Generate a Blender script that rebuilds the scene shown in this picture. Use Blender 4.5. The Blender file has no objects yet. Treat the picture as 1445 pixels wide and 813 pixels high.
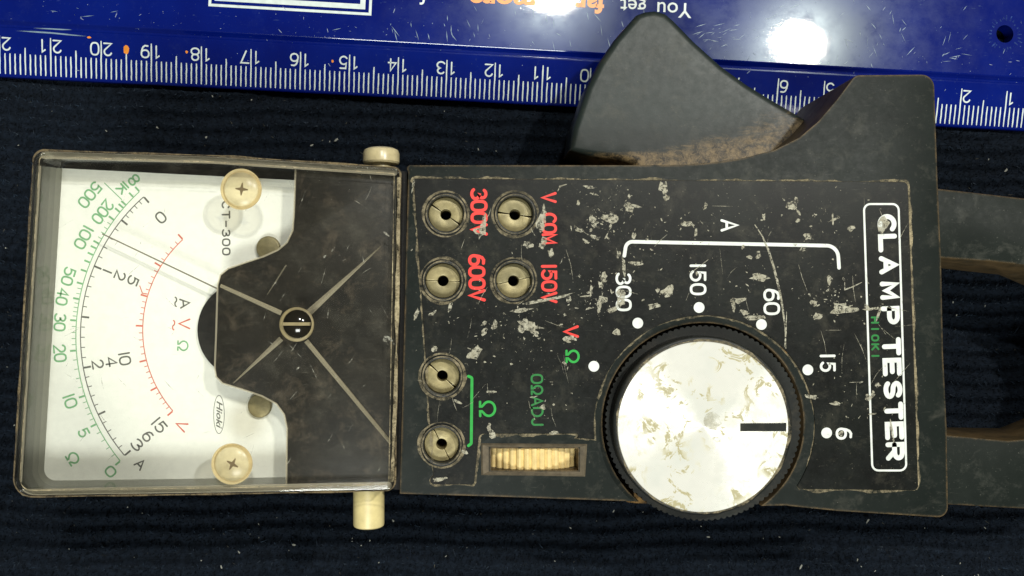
import bpy, bmesh, math, random
import numpy as np
from mathutils import Vector, Matrix, Euler
from mathutils.geometry import tessellate_polygon
random.seed(7); rng = np.random.default_rng(7)
sc = bpy.context.scene
COL = sc.collection
sc.unit_settings.scale_length = 0.01        # one unit is one centimetre
PI = math.pi; rad = math.radians

# ------------------------------------------------------------------ camera
HFOV = 60.0; CH = 18.52; PITCH = 0.0209; YAW = -0.0570
F = 722.5 / math.tan(rad(HFOV / 2))
RM = Matrix.Rotation(PITCH, 3, 'X') @ Matrix.Rotation(YAW, 3, 'Y')
cam_d = bpy.data.cameras.new('camera'); cam = bpy.data.objects.new('camera', cam_d); COL.objects.link(cam)
cam_d.angle = rad(HFOV); cam_d.clip_start = 0.1; cam_d.clip_end = 500
cam.matrix_world = Matrix.Translation((0, 0, CH)) @ RM.to_4x4()
sc.camera = cam
# ------------------------------------------------------------------ world and lamps
w = bpy.data.worlds.new('World'); sc.world = w; w.use_nodes = True
w.node_tree.nodes['Background'].inputs[0].default_value = (0.95, 1.0, 0.95, 1)
w.node_tree.nodes['Background'].inputs[1].default_value = 0.06
def area(name, loc, size, power, col, sy=None, shape='ELLIPSE', aim=(2, 0, 2)):
    l = bpy.data.lights.new(name, 'AREA'); l.shape = shape; l.size = size; l.size_y = sy or size
    l.energy = power; l.color = col
    o = bpy.data.objects.new(name, l); COL.objects.link(o); o.location = loc
    o.rotation_euler = (Vector(aim) - Vector(loc)).to_track_quat('-Z', 'Y').to_euler()
    return o
area('lamp_bulb_right', (30.24, 23.65, 60), 2.7, 24000, (1.0, 0.985, 0.91), 1.6)
area('lamp_bulb_left', (7.79, 27.9, 60), 3.8, 16000, (1.0, 0.985, 0.91), 1.6)
area('soft_fill_panel', (-4, -58, 85), 34, 78000, (0.97, 1.0, 0.95), 26, 'RECTANGLE')  # added fill panel that softens shadows, set where the ruler does not mirror it
sc.view_settings.view_transform = 'Standard'; sc.view_settings.look = 'None'
sc.view_settings.exposure = 0.0; sc.view_settings.gamma = 1.0
sc.cycles.use_denoising = True
sc.cycles.max_bounces = 10; sc.cycles.transparent_max_bounces = 16

# ------------------------------------------------------------------ measuring helper: photo measurement -> point on the level plane z
def P(px, py, z):
    d = RM @ Vector(((px - 722.5) / F, -(py - 406.5) / F, -1.0))
    t = (z - CH) / d.z
    return Vector((d.x * t, d.y * t, z))
def pxlen(z): return (CH - z) / F

# ------------------------------------------------------------------ materials
def mat(name):
    m = bpy.data.materials.new(name); m.use_nodes = True
    nt = m.node_tree; b = nt.nodes['Principled BSDF']
    return m, nt, b
def node(nt, t, **k):
    n = nt.nodes.new(t)
    for a, v in k.items(): setattr(n, a, v)
    return n
def noise(nt, scale, detail=4, rough=0.6, vec=None, dist=0.0):
    n = node(nt, 'ShaderNodeTexNoise'); n.inputs['Scale'].default_value = scale
    n.inputs['Detail'].default_value = detail; n.inputs['Roughness'].default_value = rough
    n.inputs['Distortion'].default_value = dist
    if vec is None:
        tc = node(nt, 'ShaderNodeTexCoord'); vec = tc.outputs['Object']
    nt.links.new(vec, n.inputs['Vector']); return n.outputs['Fac']
def ramp(nt, fac, stops):
    r = node(nt, 'ShaderNodeValToRGB'); e = r.color_ramp.elements
    while len(e) < len(stops): e.new(0.5)
    for i, (p, c) in enumerate(stops):
        e[i].position = p; e[i].color = c if len(c) == 4 else (*c, 1)
    nt.links.new(fac, r.inputs[0]); return r.outputs[0]
def g(v): return (v, v, v)
def mix(nt, fac, a, b):
    m = node(nt, 'ShaderNodeMix', data_type='RGBA')
    for s, v in ((0, fac), (6, a), (7, b)):
        if hasattr(v, 'is_linked'): nt.links.new(v, m.inputs[s])
        elif s == 0: m.inputs[0].default_value = v
        else: m.inputs[s].default_value = (*v, 1)
    return m.outputs[2]
def math_(nt, op, a, b=None, clamp=False):
    m = node(nt, 'ShaderNodeMath', operation=op, use_clamp=clamp)
    for i, v in enumerate((a, b)):
        if v is None: continue
        if hasattr(v, 'is_linked'): nt.links.new(v, m.inputs[i])
        else: m.inputs[i].default_value = v
    return m.outputs[0]
def stretched(nt, s, rot=(0, 0, 0)):
    tc = node(nt, 'ShaderNodeTexCoord'); mp = node(nt, 'ShaderNodeMapping')
    mp.inputs['Scale'].default_value = s; mp.inputs['Rotation'].default_value = rot
    nt.links.new(tc.outputs['Object'], mp.inputs[0]); return mp.outputs[0]
def edge_mask(nt, r):
    bv = node(nt, 'ShaderNodeBevel', samples=6); bv.inputs['Radius'].default_value = r
    ge = node(nt, 'ShaderNodeNewGeometry'); d = node(nt, 'ShaderNodeVectorMath', operation='DOT_PRODUCT')
    nt.links.new(bv.outputs[0], d.inputs[0]); nt.links.new(ge.outputs['Normal'], d.inputs[1])
    return math_(nt, 'SUBTRACT', 1.0, d.outputs['Value'], True)
def bump(nt, b, h, s, dist=0.02):
    bp = node(nt, 'ShaderNodeBump'); bp.inputs['Strength'].default_value = s; bp.inputs['Distance'].default_value = dist
    nt.links.new(h, bp.inputs['Height']); nt.links.new(bp.outputs[0], b.inputs['Normal'])

def plastic(name, base, base2, rough=0.42, dust=(0.20, 0.17, 0.11), dust_amt=0.35, edge=0.0, scr=0.5, spec=0.22, wall=0.0):
    m, nt, b = mat(name)
    c = mix(nt, ramp(nt, noise(nt, 0.9, 6, 0.65), [(0.35, g(0)), (0.7, g(1))]), base, base2)
    d = ramp(nt, noise(nt, 2.3, 12, 0.75, dist=0.3), [(0.52, g(0)), (0.78, g(dust_amt))])
    c = mix(nt, d, c, dust)
    # fine specks and faint streaks of dirt
    s1 = ramp(nt, noise(nt, 26, 3, 0.5), [(0.68, g(0)), (0.76, g(scr * 0.6))])
    s2 = ramp(nt, noise(nt, 3, 5, 0.6, stretched(nt, (1, 14, 1), (0, 0, 0.5))), [(0.66, g(0)), (0.8, g(scr * 0.35))])
    c = mix(nt, s1, c, dust); c = mix(nt, s2, c, (0.16, 0.16, 0.13))
    if edge:
        em = edge_mask(nt, 0.07)
        en = ramp(nt, noise(nt, 5, 6, 0.7), [(0.35, g(0)), (0.6, g(1))])
        ef = math_(nt, 'MULTIPLY', ramp(nt, em, [(0.01, g(0)), (0.10, g(edge))]), en, True)
        c = mix(nt, ef, c, (0.17, 0.115, 0.055))
    if wall:
        ge = node(nt, 'ShaderNodeNewGeometry'); sx = node(nt, 'ShaderNodeSeparateXYZ'); nt.links.new(ge.outputs['Normal'], sx.inputs[0])
        wf = math_(nt, 'MULTIPLY', ramp(nt, sx.outputs[2], [(0.45, g(wall)), (0.85, g(0))]), ramp(nt, noise(nt, 2.2, 8, 0.7), [(0.3, g(0.25)), (0.6, g(1))]))
        c = mix(nt, wf, c, (0.17, 0.11, 0.05))
    nt.links.new(c, b.inputs['Base Color'])
    rr = ramp(nt, noise(nt, 7.0, 9, 0.75), [(0.3, g(rough - 0.06)), (0.75, g(rough + 0.08))])
    nt.links.new(rr, b.inputs['Roughness'])
    b.inputs['Specular IOR Level'].default_value = spec
    bump(nt, b, noise(nt, 45, 6, 0.7), 0.22, 0.006)
    return m
M = {}
M['housing'] = plastic('housing_plastic', (0.007, 0.010, 0.0085), (0.012, 0.016, 0.0135), 0.46, dust=(0.13, 0.125, 0.10), edge=0.9, dust_amt=0.34, wall=0.6, scr=0.9, spec=0.14)
M['fascia'] = plastic('fascia_plastic', (0.003, 0.0035, 0.003), (0.009, 0.011, 0.009), 0.38, dust=(0.13, 0.12, 0.085), dust_amt=0.30, scr=1.0)
M['trigger'] = plastic('trigger_plastic', (0.014, 0.020, 0.018), (0.019, 0.027, 0.024), 0.40, edge=0.9, dust_amt=0.14, scr=0.4, spec=0.25)
M['jaw'] = plastic('jaw_plastic', (0.007, 0.010, 0.008), (0.012, 0.016, 0.013), 0.52, dust=(0.12, 0.12, 0.10), dust_amt=0.40, edge=0.95, scr=1.0, wall=0.6, spec=0.15)
M['mask'] = plastic('mask_plate_paint', (0.006, 0.0055, 0.004), (0.016, 0.0135, 0.009), 0.42, dust=(0.16, 0.125, 0.085), dust_amt=0.55, scr=0.6)
M['knob'] = plastic('knob_plastic', (0.012, 0.013, 0.012), (0.022, 0.024, 0.021), 0.42, dust=(0.12, 0.10, 0.07), dust_amt=0.35)
M['dark'] = plastic('dark_inside', (0.006, 0.006, 0.006), (0.011, 0.010, 0.009), 0.7, dust_amt=0.1)

def trigger_dust(m):
    """brown rubbed-in grime along the foot of the lever"""
    nt = m.node_tree; b = nt.nodes['Principled BSDF']
    old = b.inputs['Base Color'].links[0].from_socket
    at = node(nt, 'ShaderNodeAttribute', attribute_name='grime')
    n1 = noise(nt, 2.2, 12, 0.8, stretched(nt, (0.5, 2.6, 1)), 0.3)
    f = math_(nt, 'ADD', math_(nt, 'MULTIPLY', at.outputs['Fac'], 1.5), math_(nt, 'MULTIPLY', math_(nt, 'SUBTRACT', n1, 0.5), 2.4))
    f = ramp(nt, f, [(0.50, g(0)), (0.95, g(0.85))])
    f2 = math_(nt, 'MULTIPLY', f, ramp(nt, at.outputs['Fac'], [(0.02, g(0)), (0.3, g(1))]))
    gc = mix(nt, ramp(nt, noise(nt, 6, 12, .85, dist=.4), [(.44, g(0)), (.57, g(1))]), (0.27, 0.19, 0.09), (0.03, 0.021, 0.012))
    nt.links.new(mix(nt, f2, old, gc), b.inputs['Base Color'])
trigger_dust(M['trigger'])

def paint(name, col, rough=0.5, wear=0.0, back=(0.02, 0.022, 0.02), vary=0.12):
    m, nt, b = mat(name)
    c = mix(nt, ramp(nt, noise(nt, 7, 5, 0.6), [(0.3, g(0)), (0.7, g(1))]), tuple(x * (1 - vary) for x in col), tuple(min(1, x * (1 + vary)) for x in col))
    if wear: c = mix(nt, ramp(nt, noise(nt, 9, 9, 0.75), [(0.60, g(0)), (0.68, g(wear))]), c, back)
    nt.links.new(c, b.inputs['Base Color']); b.inputs['Roughness'].default_value = rough
    return m
def worn(name, col, col2, lo, hi, scale=9, rough=0.85):
    """a patchy deposit: noise thins it to nothing"""
    m, nt, b = mat(name); out = nt.nodes['Material Output']
    nt.links.new(mix(nt, ramp(nt, noise(nt, scale * .6, 8, 0.7), [(0.35, g(0)), (0.65, g(1))]), col, col2), b.inputs['Base Color'])
    b.inputs['Roughness'].default_value = rough
    tr = node(nt, 'ShaderNodeBsdfTransparent'); mx = node(nt, 'ShaderNodeMixShader')
    nt.links.new(ramp(nt, noise(nt, scale, 12, 0.78), [(lo, g(0)), (hi, g(1))]), mx.inputs[0])
    nt.links.new(tr.outputs[0], mx.inputs[1]); nt.links.new(b.outputs[0], mx.inputs[2]); nt.links.new(mx.outputs[0], out.inputs[0]); return m
M['white'] = paint('white_print', (0.70, 0.73, 0.68), wear=0.5)
M['red'] = paint('red_print', (0.80, 0.035, 0.025), wear=0.5)
M['green'] = paint('green_print', (0.006, 0.33, 0.035), wear=0.5)
M['greend'] = paint('worn_green_print', (0.004, 0.17, 0.025), wear=0.7)
M['dgreen'] = paint('dial_green_ink', (0.20, 0.45, 0.22), wear=0.25, back=(0.6, 0.66, 0.5))
M['dred'] = paint('dial_red_ink', (0.66, 0.16, 0.11), wear=0.25, back=(0.7, 0.62, 0.5))
M['dblack'] = paint('dial_grey_ink', (0.12, 0.12, 0.105), wear=0.2, back=(0.5, 0.5, 0.42))
M['needle'] = paint('needle_paint', (0.17, 0.15, 0.11), 0.6)
M['dust'] = worn('packed_dust', (0.30, 0.25, 0.15), (0.10, 0.085, 0.05), 0.40, 0.58, 7)
M['dustl'] = worn('pale_dust', (0.44, 0.37, 0.22), (0.16, 0.125, 0.07), 0.38, 0.56, 6)
M['scuff'] = worn('scuffed_paint', (0.46, 0.44, 0.34), (0.26, 0.24, 0.17), 0.43, 0.52, 20)
M['grime'] = worn('brown_grime', (0.20, 0.15, 0.075), (0.07, 0.05, 0.025), 0.36, 0.55, 5)
M['rust'] = worn('rusty_strip', (0.34, 0.19, 0.055), (0.14, 0.08, 0.025), 0.36, 0.54, 6)
M['olive'] = paint('olive_grime', (0.26, 0.21, 0.10), 0.5, wear=0.5, back=(0.12, 0.09, 0.04), vary=0.2)
M['nylon'] = paint('cream_nylon', (0.68, 0.58, 0.33), 0.28, wear=0.6, back=(0.33, 0.24, 0.10), vary=0.14)
M['nylon2'] = paint('cream_plastic', (0.68, 0.57, 0.27), 0.40, wear=0.2, back=(0.4, 0.3, 0.15), vary=0.1)
def seethrough(src, name, k):
    m = src.copy(); m.name = name; nt = m.node_tree; out = nt.nodes['Material Output']; b = nt.nodes['Principled BSDF']
    tr = node(nt, 'ShaderNodeBsdfTransparent'); tr.inputs[0].default_value = (0.95, 0.85, 0.6, 1); mx = node(nt, 'ShaderNodeMixShader'); mx.inputs[0].default_value = k
    nt.links.new(b.outputs[0], mx.inputs[1]); nt.links.new(tr.outputs[0], mx.inputs[2]); nt.links.new(mx.outputs[0], out.inputs[0]); return m
M['nylonc'] = seethrough(M['nylon'], 'translucent_nylon', 0.50)
M['brass'] = paint('dull_brass', (0.33, 0.275, 0.13), 0.42, wear=0.45, back=(0.11, 0.085, 0.04), vary=0.3)
M['brass'].node_tree.nodes['Principled BSDF'].inputs['Metallic'].default_value = 0.3
nt = M['brass'].node_tree; b = nt.nodes['Principled BSDF']; old = b.inputs['Base Color'].links[0].from_socket
oi = node(nt, 'ShaderNodeObjectInfo'); nt.links.new(mix(nt, math_(nt, 'MULTIPLY', oi.outputs['Random'], 0.6), old, (0.13, 0.12, 0.065)), b.inputs['Base Color'])
bump(nt, b, noise(nt, 16, 6, 0.7), 0.35, 0.01)
M['wheel'] = paint('ribbed_wheel_plastic', (0.74, 0.56, 0.24), 0.45, wear=0.55, back=(0.33, 0.23, 0.09), vary=0.15)
M['frame'] = paint('grimy_recess', (0.115, 0.092, 0.058), 0.65, wear=0.6, back=(0.035, 0.03, 0.022), vary=0.4)
M['paper'] = paint('dial_card', (0.88, 0.89, 0.81), 0.6, wear=0.25, back=(0.78, 0.77, 0.64), vary=0.035)
M['orange'] = paint('orange_print', (0.80, 0.27, 0.03), 0.35)
M['ruler_white'] = paint('ruler_print', (0.62, 0.70, 0.66), 0.35, wear=0.35, back=(0.25, 0.33, 0.42))
M['lint'] = paint('pale_lint', (0.22, 0.22, 0.19), 0.9)

# silver foil on the dial cap
m, nt, b = mat('silver_foil'); M['foil'] = m
p1 = ramp(nt, noise(nt, 2.9, 7, 0.66, dist=1.2), [(0.525, g(0)), (0.56, g(1)), (0.62, g(1)), (0.65, g(0))])
p2 = ramp(nt, noise(nt, 1.3, 3, 0.5), [(0.44, g(0)), (0.54, g(1))])
pk = math_(nt, 'MULTIPLY', p1, p2)
p3 = ramp(nt, noise(nt, 1.7, 3, 0.6), [(0.45, g(0)), (0.7, g(0.6))])
c = mix(nt, p3, (0.97, 0.96, 0.87), (0.86, 0.88, 0.80)); c = mix(nt, math_(nt, 'MULTIPLY', pk, 0.95), c, (0.40, 0.36, 0.20))
nt.links.new(c, b.inputs['Base Color'])
nt.links.new(math_(nt, 'SUBTRACT', 0.36, math_(nt, 'MULTIPLY', pk, 0.45)), b.inputs['Metallic'])
nt.links.new(ramp(nt, noise(nt, 5, 6), [(0.3, g(0.20)), (0.7, g(0.36))]), b.inputs['Roughness'])
b.inputs['Anisotropic'].default_value = 0.85
tg = node(nt, 'ShaderNodeTangent', direction_type='RADIAL', axis='Z'); nt.links.new(tg.outputs[0], b.inputs['Tangent'])
bump(nt, b, noise(nt, 6, 7, 0.7), 0.25, 0.01)

# blue ruler plastic: sharp coat over a scratched, hazier gloss
m, nt, b = mat('blue_ruler_plastic'); M['ruler'] = m
c = mix(nt, ramp(nt, noise(nt, 0.5, 4), [(0.3, g(0)), (0.7, g(1))]), (0.0003, 0.0045, 0.112), (0.0007, 0.009, 0.155))
sc1 = ramp(nt, noise(nt, 5, 4, 0.6, stretched(nt, (1, 9, 1), (0, 0, 0.9))), [(0.68, g(0)), (0.76, g(0.30))])
sc2 = ramp(nt, noise(nt, 6, 4, 0.6, stretched(nt, (9, 1, 1), (0, 0, 0.25))), [(0.69, g(0)), (0.76, g(0.22))])
sp = ramp(nt, noise(nt, 22, 2, 0.5), [(0.74, g(0)), (0.78, g(0.45))])
sm = ramp(nt, noise(nt, 1.4, 10, 0.8), [(0.55, g(0)), (0.85, g(0.05))])
for f in (sc1, sc2, sp, sm): c = mix(nt, f, c, (0.16, 0.24, 0.32))
nt.links.new(c, b.inputs['Base Color'])
nt.links.new(ramp(nt, noise(nt, 2.5, 8, 0.7), [(0.3, g(0.14)), (0.7, g(0.24))]), b.inputs['Roughness'])
b.inputs['Specular IOR Level'].default_value = 0.14
b.inputs['Specular Tint'].default_value = (0.85, 1.0, 1.0, 1)
b.inputs['Coat Weight'].default_value = 1.0; b.inputs['Coat Roughness'].default_value = 0.028
bp = node(nt, 'ShaderNodeBump'); bp.inputs['Strength'].default_value = 0.07; bp.inputs['Distance'].default_value = 0.01
nt.links.new(noise(nt, 5, 8, 0.7), bp.inputs['Height']); nt.links.new(bp.outputs[0], b.inputs['Coat Normal'])

# clear acrylic, thin sheet: see-through with a fresnel gloss, plus scratches and grime
def clear(name, tint, haze, hazecol, gloss=0.06):
    m, nt, b = mat(name); out = nt.nodes['Material Output']; nt.nodes.remove(b)
    tr = node(nt, 'ShaderNodeBsdfTransparent'); tr.inputs[0].default_value = (*tint, 1)
    gl = node(nt, 'ShaderNodeBsdfGlossy'); gl.inputs['Roughness'].default_value = gloss
    fr = node(nt, 'ShaderNodeFresnel'); fr.inputs[0].default_value = 1.45
    df = node(nt, 'ShaderNodeBsdfDiffuse'); df.inputs[0].default_value = (*hazecol, 1)
    m1 = node(nt, 'ShaderNodeMixShader'); m2 = node(nt, 'ShaderNodeMixShader')
    sA = ramp(nt, noise(nt, 3.5, 4, 0.6, stretched(nt, (1, 16, 1), (0, 0, 0.8))), [(0.66, g(haze)), (0.8, g(haze + 0.13))])
    sB = ramp(nt, noise(nt, 1.8, 12, 0.8), [(0.5, g(0)), (0.8, g(0.09))])
    hz = math_(nt, 'ADD', sA, math_(nt, 'MULTIPLY', sB, 0.6), True)
    nt.links.new(hz, m1.inputs[0]); nt.links.new(tr.outputs[0], m1.inputs[1]); nt.links.new(df.outputs[0], m1.inputs[2])
    nt.links.new(fr.outputs[0], m2.inputs[0]); nt.links.new(m1.outputs[0], m2.inputs[1]); nt.links.new(gl.outputs[0], m2.inputs[2])
    nt.links.new(m2.outputs[0], out.inputs[0]); return m
M['clear'] = clear('clear_acrylic', (0.995, 0.995, 0.985), 0.006, (0.55, 0.52, 0.40))
M['milky'] = clear('clouded_acrylic_edge', (0.93, 0.92, 0.85), 0.0, (0.22, 0.20, 0.15), 0.12)
M['ridge'] = clear('acrylic_ridge', (0.92, 0.90, 0.82), 0.36, (0.70, 0.63, 0.46), 0.2)

# dark navy fabric
m, nt, b = mat('navy_fabric'); M['fabric'] = m
c = mix(nt, ramp(nt, noise(nt, 9, 8, 0.7), [(0.35, g(0)), (0.7, g(1))]), (0.003, 0.0045, 0.007), (0.009, 0.014, 0.023))
nt.links.new(c, b.inputs['Base Color']); b.inputs['Roughness'].default_value = 0.95; b.inputs['Specular IOR Level'].default_value = 0.1
m, nt, b = mat('navy_fibre'); M['fibre'] = m
at = node(nt, 'ShaderNodeAttribute', attribute_name='tone')
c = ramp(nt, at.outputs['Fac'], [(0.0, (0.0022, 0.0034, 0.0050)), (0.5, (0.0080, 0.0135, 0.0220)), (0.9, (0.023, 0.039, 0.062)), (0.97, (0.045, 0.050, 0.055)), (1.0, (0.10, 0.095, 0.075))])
c2 = mix(nt, ramp(nt, noise(nt, 1.6, 8, 0.8), [(0.55, g(0)), (0.75, g(0.6))]), c, (0.036, 0.032, 0.024))
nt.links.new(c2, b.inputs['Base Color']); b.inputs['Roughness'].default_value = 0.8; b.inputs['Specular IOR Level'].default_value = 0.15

# ------------------------------------------------------------------ object helpers
def link_mesh(name, me, m, parent=None, kind=None):
    o = bpy.data.objects.new(name, me); COL.objects.link(o)
    if not me.materials: me.materials.append(m)
    if parent is not None:
        r = parent
        while r.parent is not None: r = r.parent
        if r.type == 'EMPTY':
            off = r.location
            me.transform(Matrix.Translation(-off))
        o.parent = parent
    if kind: o['kind'] = kind
    return o
def mesh_from(verts, faces, name='part'):
    me = bpy.data.meshes.new(name); me.from_pydata([tuple(v) for v in verts], [], faces); me.update(); return me
def fillet(pts, n=7):
    """pts: (x, y, r) in photo units -> rounded polygon"""
    out = []; L = len(pts)
    for i in range(L):
        x, y, r = pts[i]; p = Vector((x, y))
        if r <= 0: out.append((x, y)); continue
        a = Vector(pts[i - 1][:2]) - p; b_ = Vector(pts[(i + 1) % L][:2]) - p
        an = a.normalized(); bn = b_.normalized()
        ang = an.angle(bn); t = min(r / math.tan(ang / 2), a.length * 0.49, b_.length * 0.49); r2 = t * math.tan(ang / 2)
        c = p + (an + bn).normalized() * (r2 / math.sin(ang / 2))
        s = p + an * t; e = p + bn * t
        a0 = math.atan2(s.y - c.y, s.x - c.x); a1 = math.atan2(e.y - c.y, e.x - c.x)
        da = (a1 - a0 + PI) % (2 * PI) - PI
        for k in range(n + 1):
            q = a0 + da * k / n; out.append((c.x + r2 * math.cos(q), c.y + r2 * math.sin(q)))
    return out
def circ(cx, cy, r, n=64, a0=0.0, a1=2 * PI, closed=True):
    m_ = n if closed else n + 1
    return [(cx + r * math.cos(a0 + (a1 - a0) * k / n), cy + r * math.sin(a0 + (a1 - a0) * k / n)) for k in range(m_)]
def area2(pts): return sum(pts[i - 1][0] * pts[i][1] - pts[i][0] * pts[i - 1][1] for i in range(len(pts)))
def prism_w(pts, zb, zt, bottom=None):
    """pts: world xy -> closed prism mesh; bottom: own xy loop of the same length"""
    if area2(pts) < 0:
        pts = pts[::-1]
        if bottom: bottom = bottom[::-1]
    n = len(pts); bt = bottom or pts
    v = [(x, y, zt) for x, y in pts] + [(x, y, zb) for x, y in bt]
    f = [tuple(range(n)), tuple(range(2 * n - 1, n - 1, -1))] + [(i, n + i, n + (i + 1) % n, (i + 1) % n) for i in range(n)]
    return mesh_from(v, f)
def W(pts, z): return [tuple(P(x, y, z)[:2]) for x, y in [p[:2] for p in pts]]
def bake(o, mods):
    for k, kw in mods:
        md = o.modifiers.new('m', k)
        for a, v in kw.items(): setattr(md, a, v)
    dg = bpy.context.evaluated_depsgraph_get(); dg.update()
    me = bpy.data.meshes.new_from_object(o.evaluated_get(dg)); o.modifiers.clear(); o.data = me
    return o
def smooth(o, ang=35):
    me = o.data
    me.polygons.foreach_set('use_smooth', [True] * len(me.polygons))
    me.set_sharp_from_angle(angle=rad(ang))
def prism(name, pts, zb, zt, m, parent=None, bevel=0.0, cut=None, seg=3, ref=None, kind=None):
    me = prism_w(W(pts, ref if ref is not None else zt), zb, zt)
    o = link_mesh(name, me, m, parent, kind)
    mods = []
    if bevel: mods.append(('BEVEL', dict(width=bevel, segments=seg, limit_method='ANGLE', angle_limit=rad(40), harden_normals=False)))
    if mods: bake(o, mods)
    if cut:
        for c_ in cut: bake(o, [('BOOLEAN', dict(object=c_, operation='DIFFERENCE', solver='EXACT'))])
        if not o.data.materials: o.data.materials.append(m)
    smooth(o, 32)
    return o
def cutter(pts, zb, zt, parent, ref):
    me = prism_w(W(pts, ref), zb, zt); o = link_mesh('cutter', me, M['dark'], parent); return o
def annulus(cx, cy, r0, r1, zb, zt, n=48, a0=0.0, a1=2 * PI, ref=None):
    """ring or ring sector (photo units for the radii)"""
    full = abs(a1 - a0 - 2 * PI) < 1e-6; zz = zt if ref is None else ref
    o_ = W(circ(cx, cy, r1, n, a0, a1, full), zz); i_ = W(circ(cx, cy, r0, n, a0, a1, full), zz); k = len(o_)
    v = [(*p, zt) for p in o_] + [(*p, zt) for p in i_] + [(*p, zb) for p in o_] + [(*p, zb) for p in i_]
    f = []
    for j in range(k if full else k - 1):
        q = (j + 1) % k
        f += [(j, k + j, k + q, q), (2 * k + j, 2 * k + q, 3 * k + q, 3 * k + j), (j, q, 2 * k + q, 2 * k + j), (k + j, 3 * k + j, 3 * k + q, k + q)]
    if not full: f += [(0, 2 * k, 3 * k, k), (k - 1, 2 * k - 1, 4 * k - 1, 3 * k - 1)]
    me = mesh_from(v, f)
    bm = bmesh.new(); bm.from_mesh(me); bmesh.ops.recalc_face_normals(bm, faces=bm.faces); bm.to_mesh(me); bm.free()
    return me
# flat ribbons: lettering, lines, dirt
def ribbon(V, Fc, pts, wd, z, closed=False, caps=True, wfun=None):
    """adds one mitred ribbon of photo-unit width wd along pts, lying on plane z"""
    q = [pts[0]]
    for p in pts[1:]:
        if (p[0] - q[-1][0]) ** 2 + (p[1] - q[-1][1]) ** 2 > 1e-4: q.append(p)
    if closed and (q[0][0] - q[-1][0]) ** 2 + (q[0][1] - q[-1][1]) ** 2 < 1e-4: q.pop()
    n = len(q); base = len(V); hw = wd / 2
    if n < 2: return
    for i in range(n):
        p = Vector(q[i])
        a = Vector(q[i - 1]) if (i > 0 or closed) else None
        c = Vector(q[(i + 1) % n]) if (i < n - 1 or closed) else None
        d1 = (p - a).normalized() if a is not None else None
        d2 = (c - p).normalized() if c is not None else None
        if d1 is None: d1 = d2
        if d2 is None: d2 = d1
        t = d1 + d2
        t = d1 if t.length < 1e-6 else t.normalized()
        nn = Vector((-t.y, t.x)); k = min(1 / max(0.3, abs(nn.dot(Vector((-d1.y, d1.x))))), 1.7)
        h = hw * (wfun(i / max(1, n - 1)) if wfun else 1)
        for s in (1, -1):
            r = p + nn * (h * k * s); V.append(tuple(P(r.x, r.y, z)))
    for i in range(n if closed else n - 1):
        j = (i + 1) % n; Fc.append((base + 2 * i, base + 2 * i + 1, base + 2 * j + 1, base + 2 * j))
    if caps and not closed:
        for e in (0, n - 1):
            p = Vector(q[e]); o = Vector(q[1]) if e == 0 else Vector(q[n - 2]); d = (p - o).normalized()
            h = hw * (wfun(e / max(1, n - 1)) if wfun else 1)
            a0 = math.atan2(d.y, d.x) - PI / 2; b0 = len(V)
            for k in range(7):
                a = a0 + PI * k / 6; V.append(tuple(P(p.x + h * math.cos(a), p.y + h * math.sin(a), z)))
            Fc.append(tuple(range(b0, b0 + 7)))
def flat_obj(name, V, Fc, m, parent, kind=None, label=None):
    me = mesh_from(V, Fc)
    for p in me.polygons:
        if p.normal.z < 0: p.flip()
    me.update()
    o = link_mesh(name, me, m, parent, kind)
    if label: o['label'] = label
    return o
def arc(cx, cy, rx, ry, a0, a1, n=14):
    return [(cx + rx * math.cos(rad(a0 + (a1 - a0) * k / n)), cy + ry * math.sin(rad(a0 + (a1 - a0) * k / n))) for k in range(n + 1)]
def sup(cx, cy, rx, ry, e=0.75, n=26):
    o = []
    for k in range(n):
        a = 2 * PI * k / n; c_, s_ = math.cos(a), math.sin(a)
        o.append((cx + rx * math.copysign(abs(c_) ** e, c_), cy + ry * math.copysign(abs(s_) ** e, s_)))
    return o + ['c']
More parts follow.
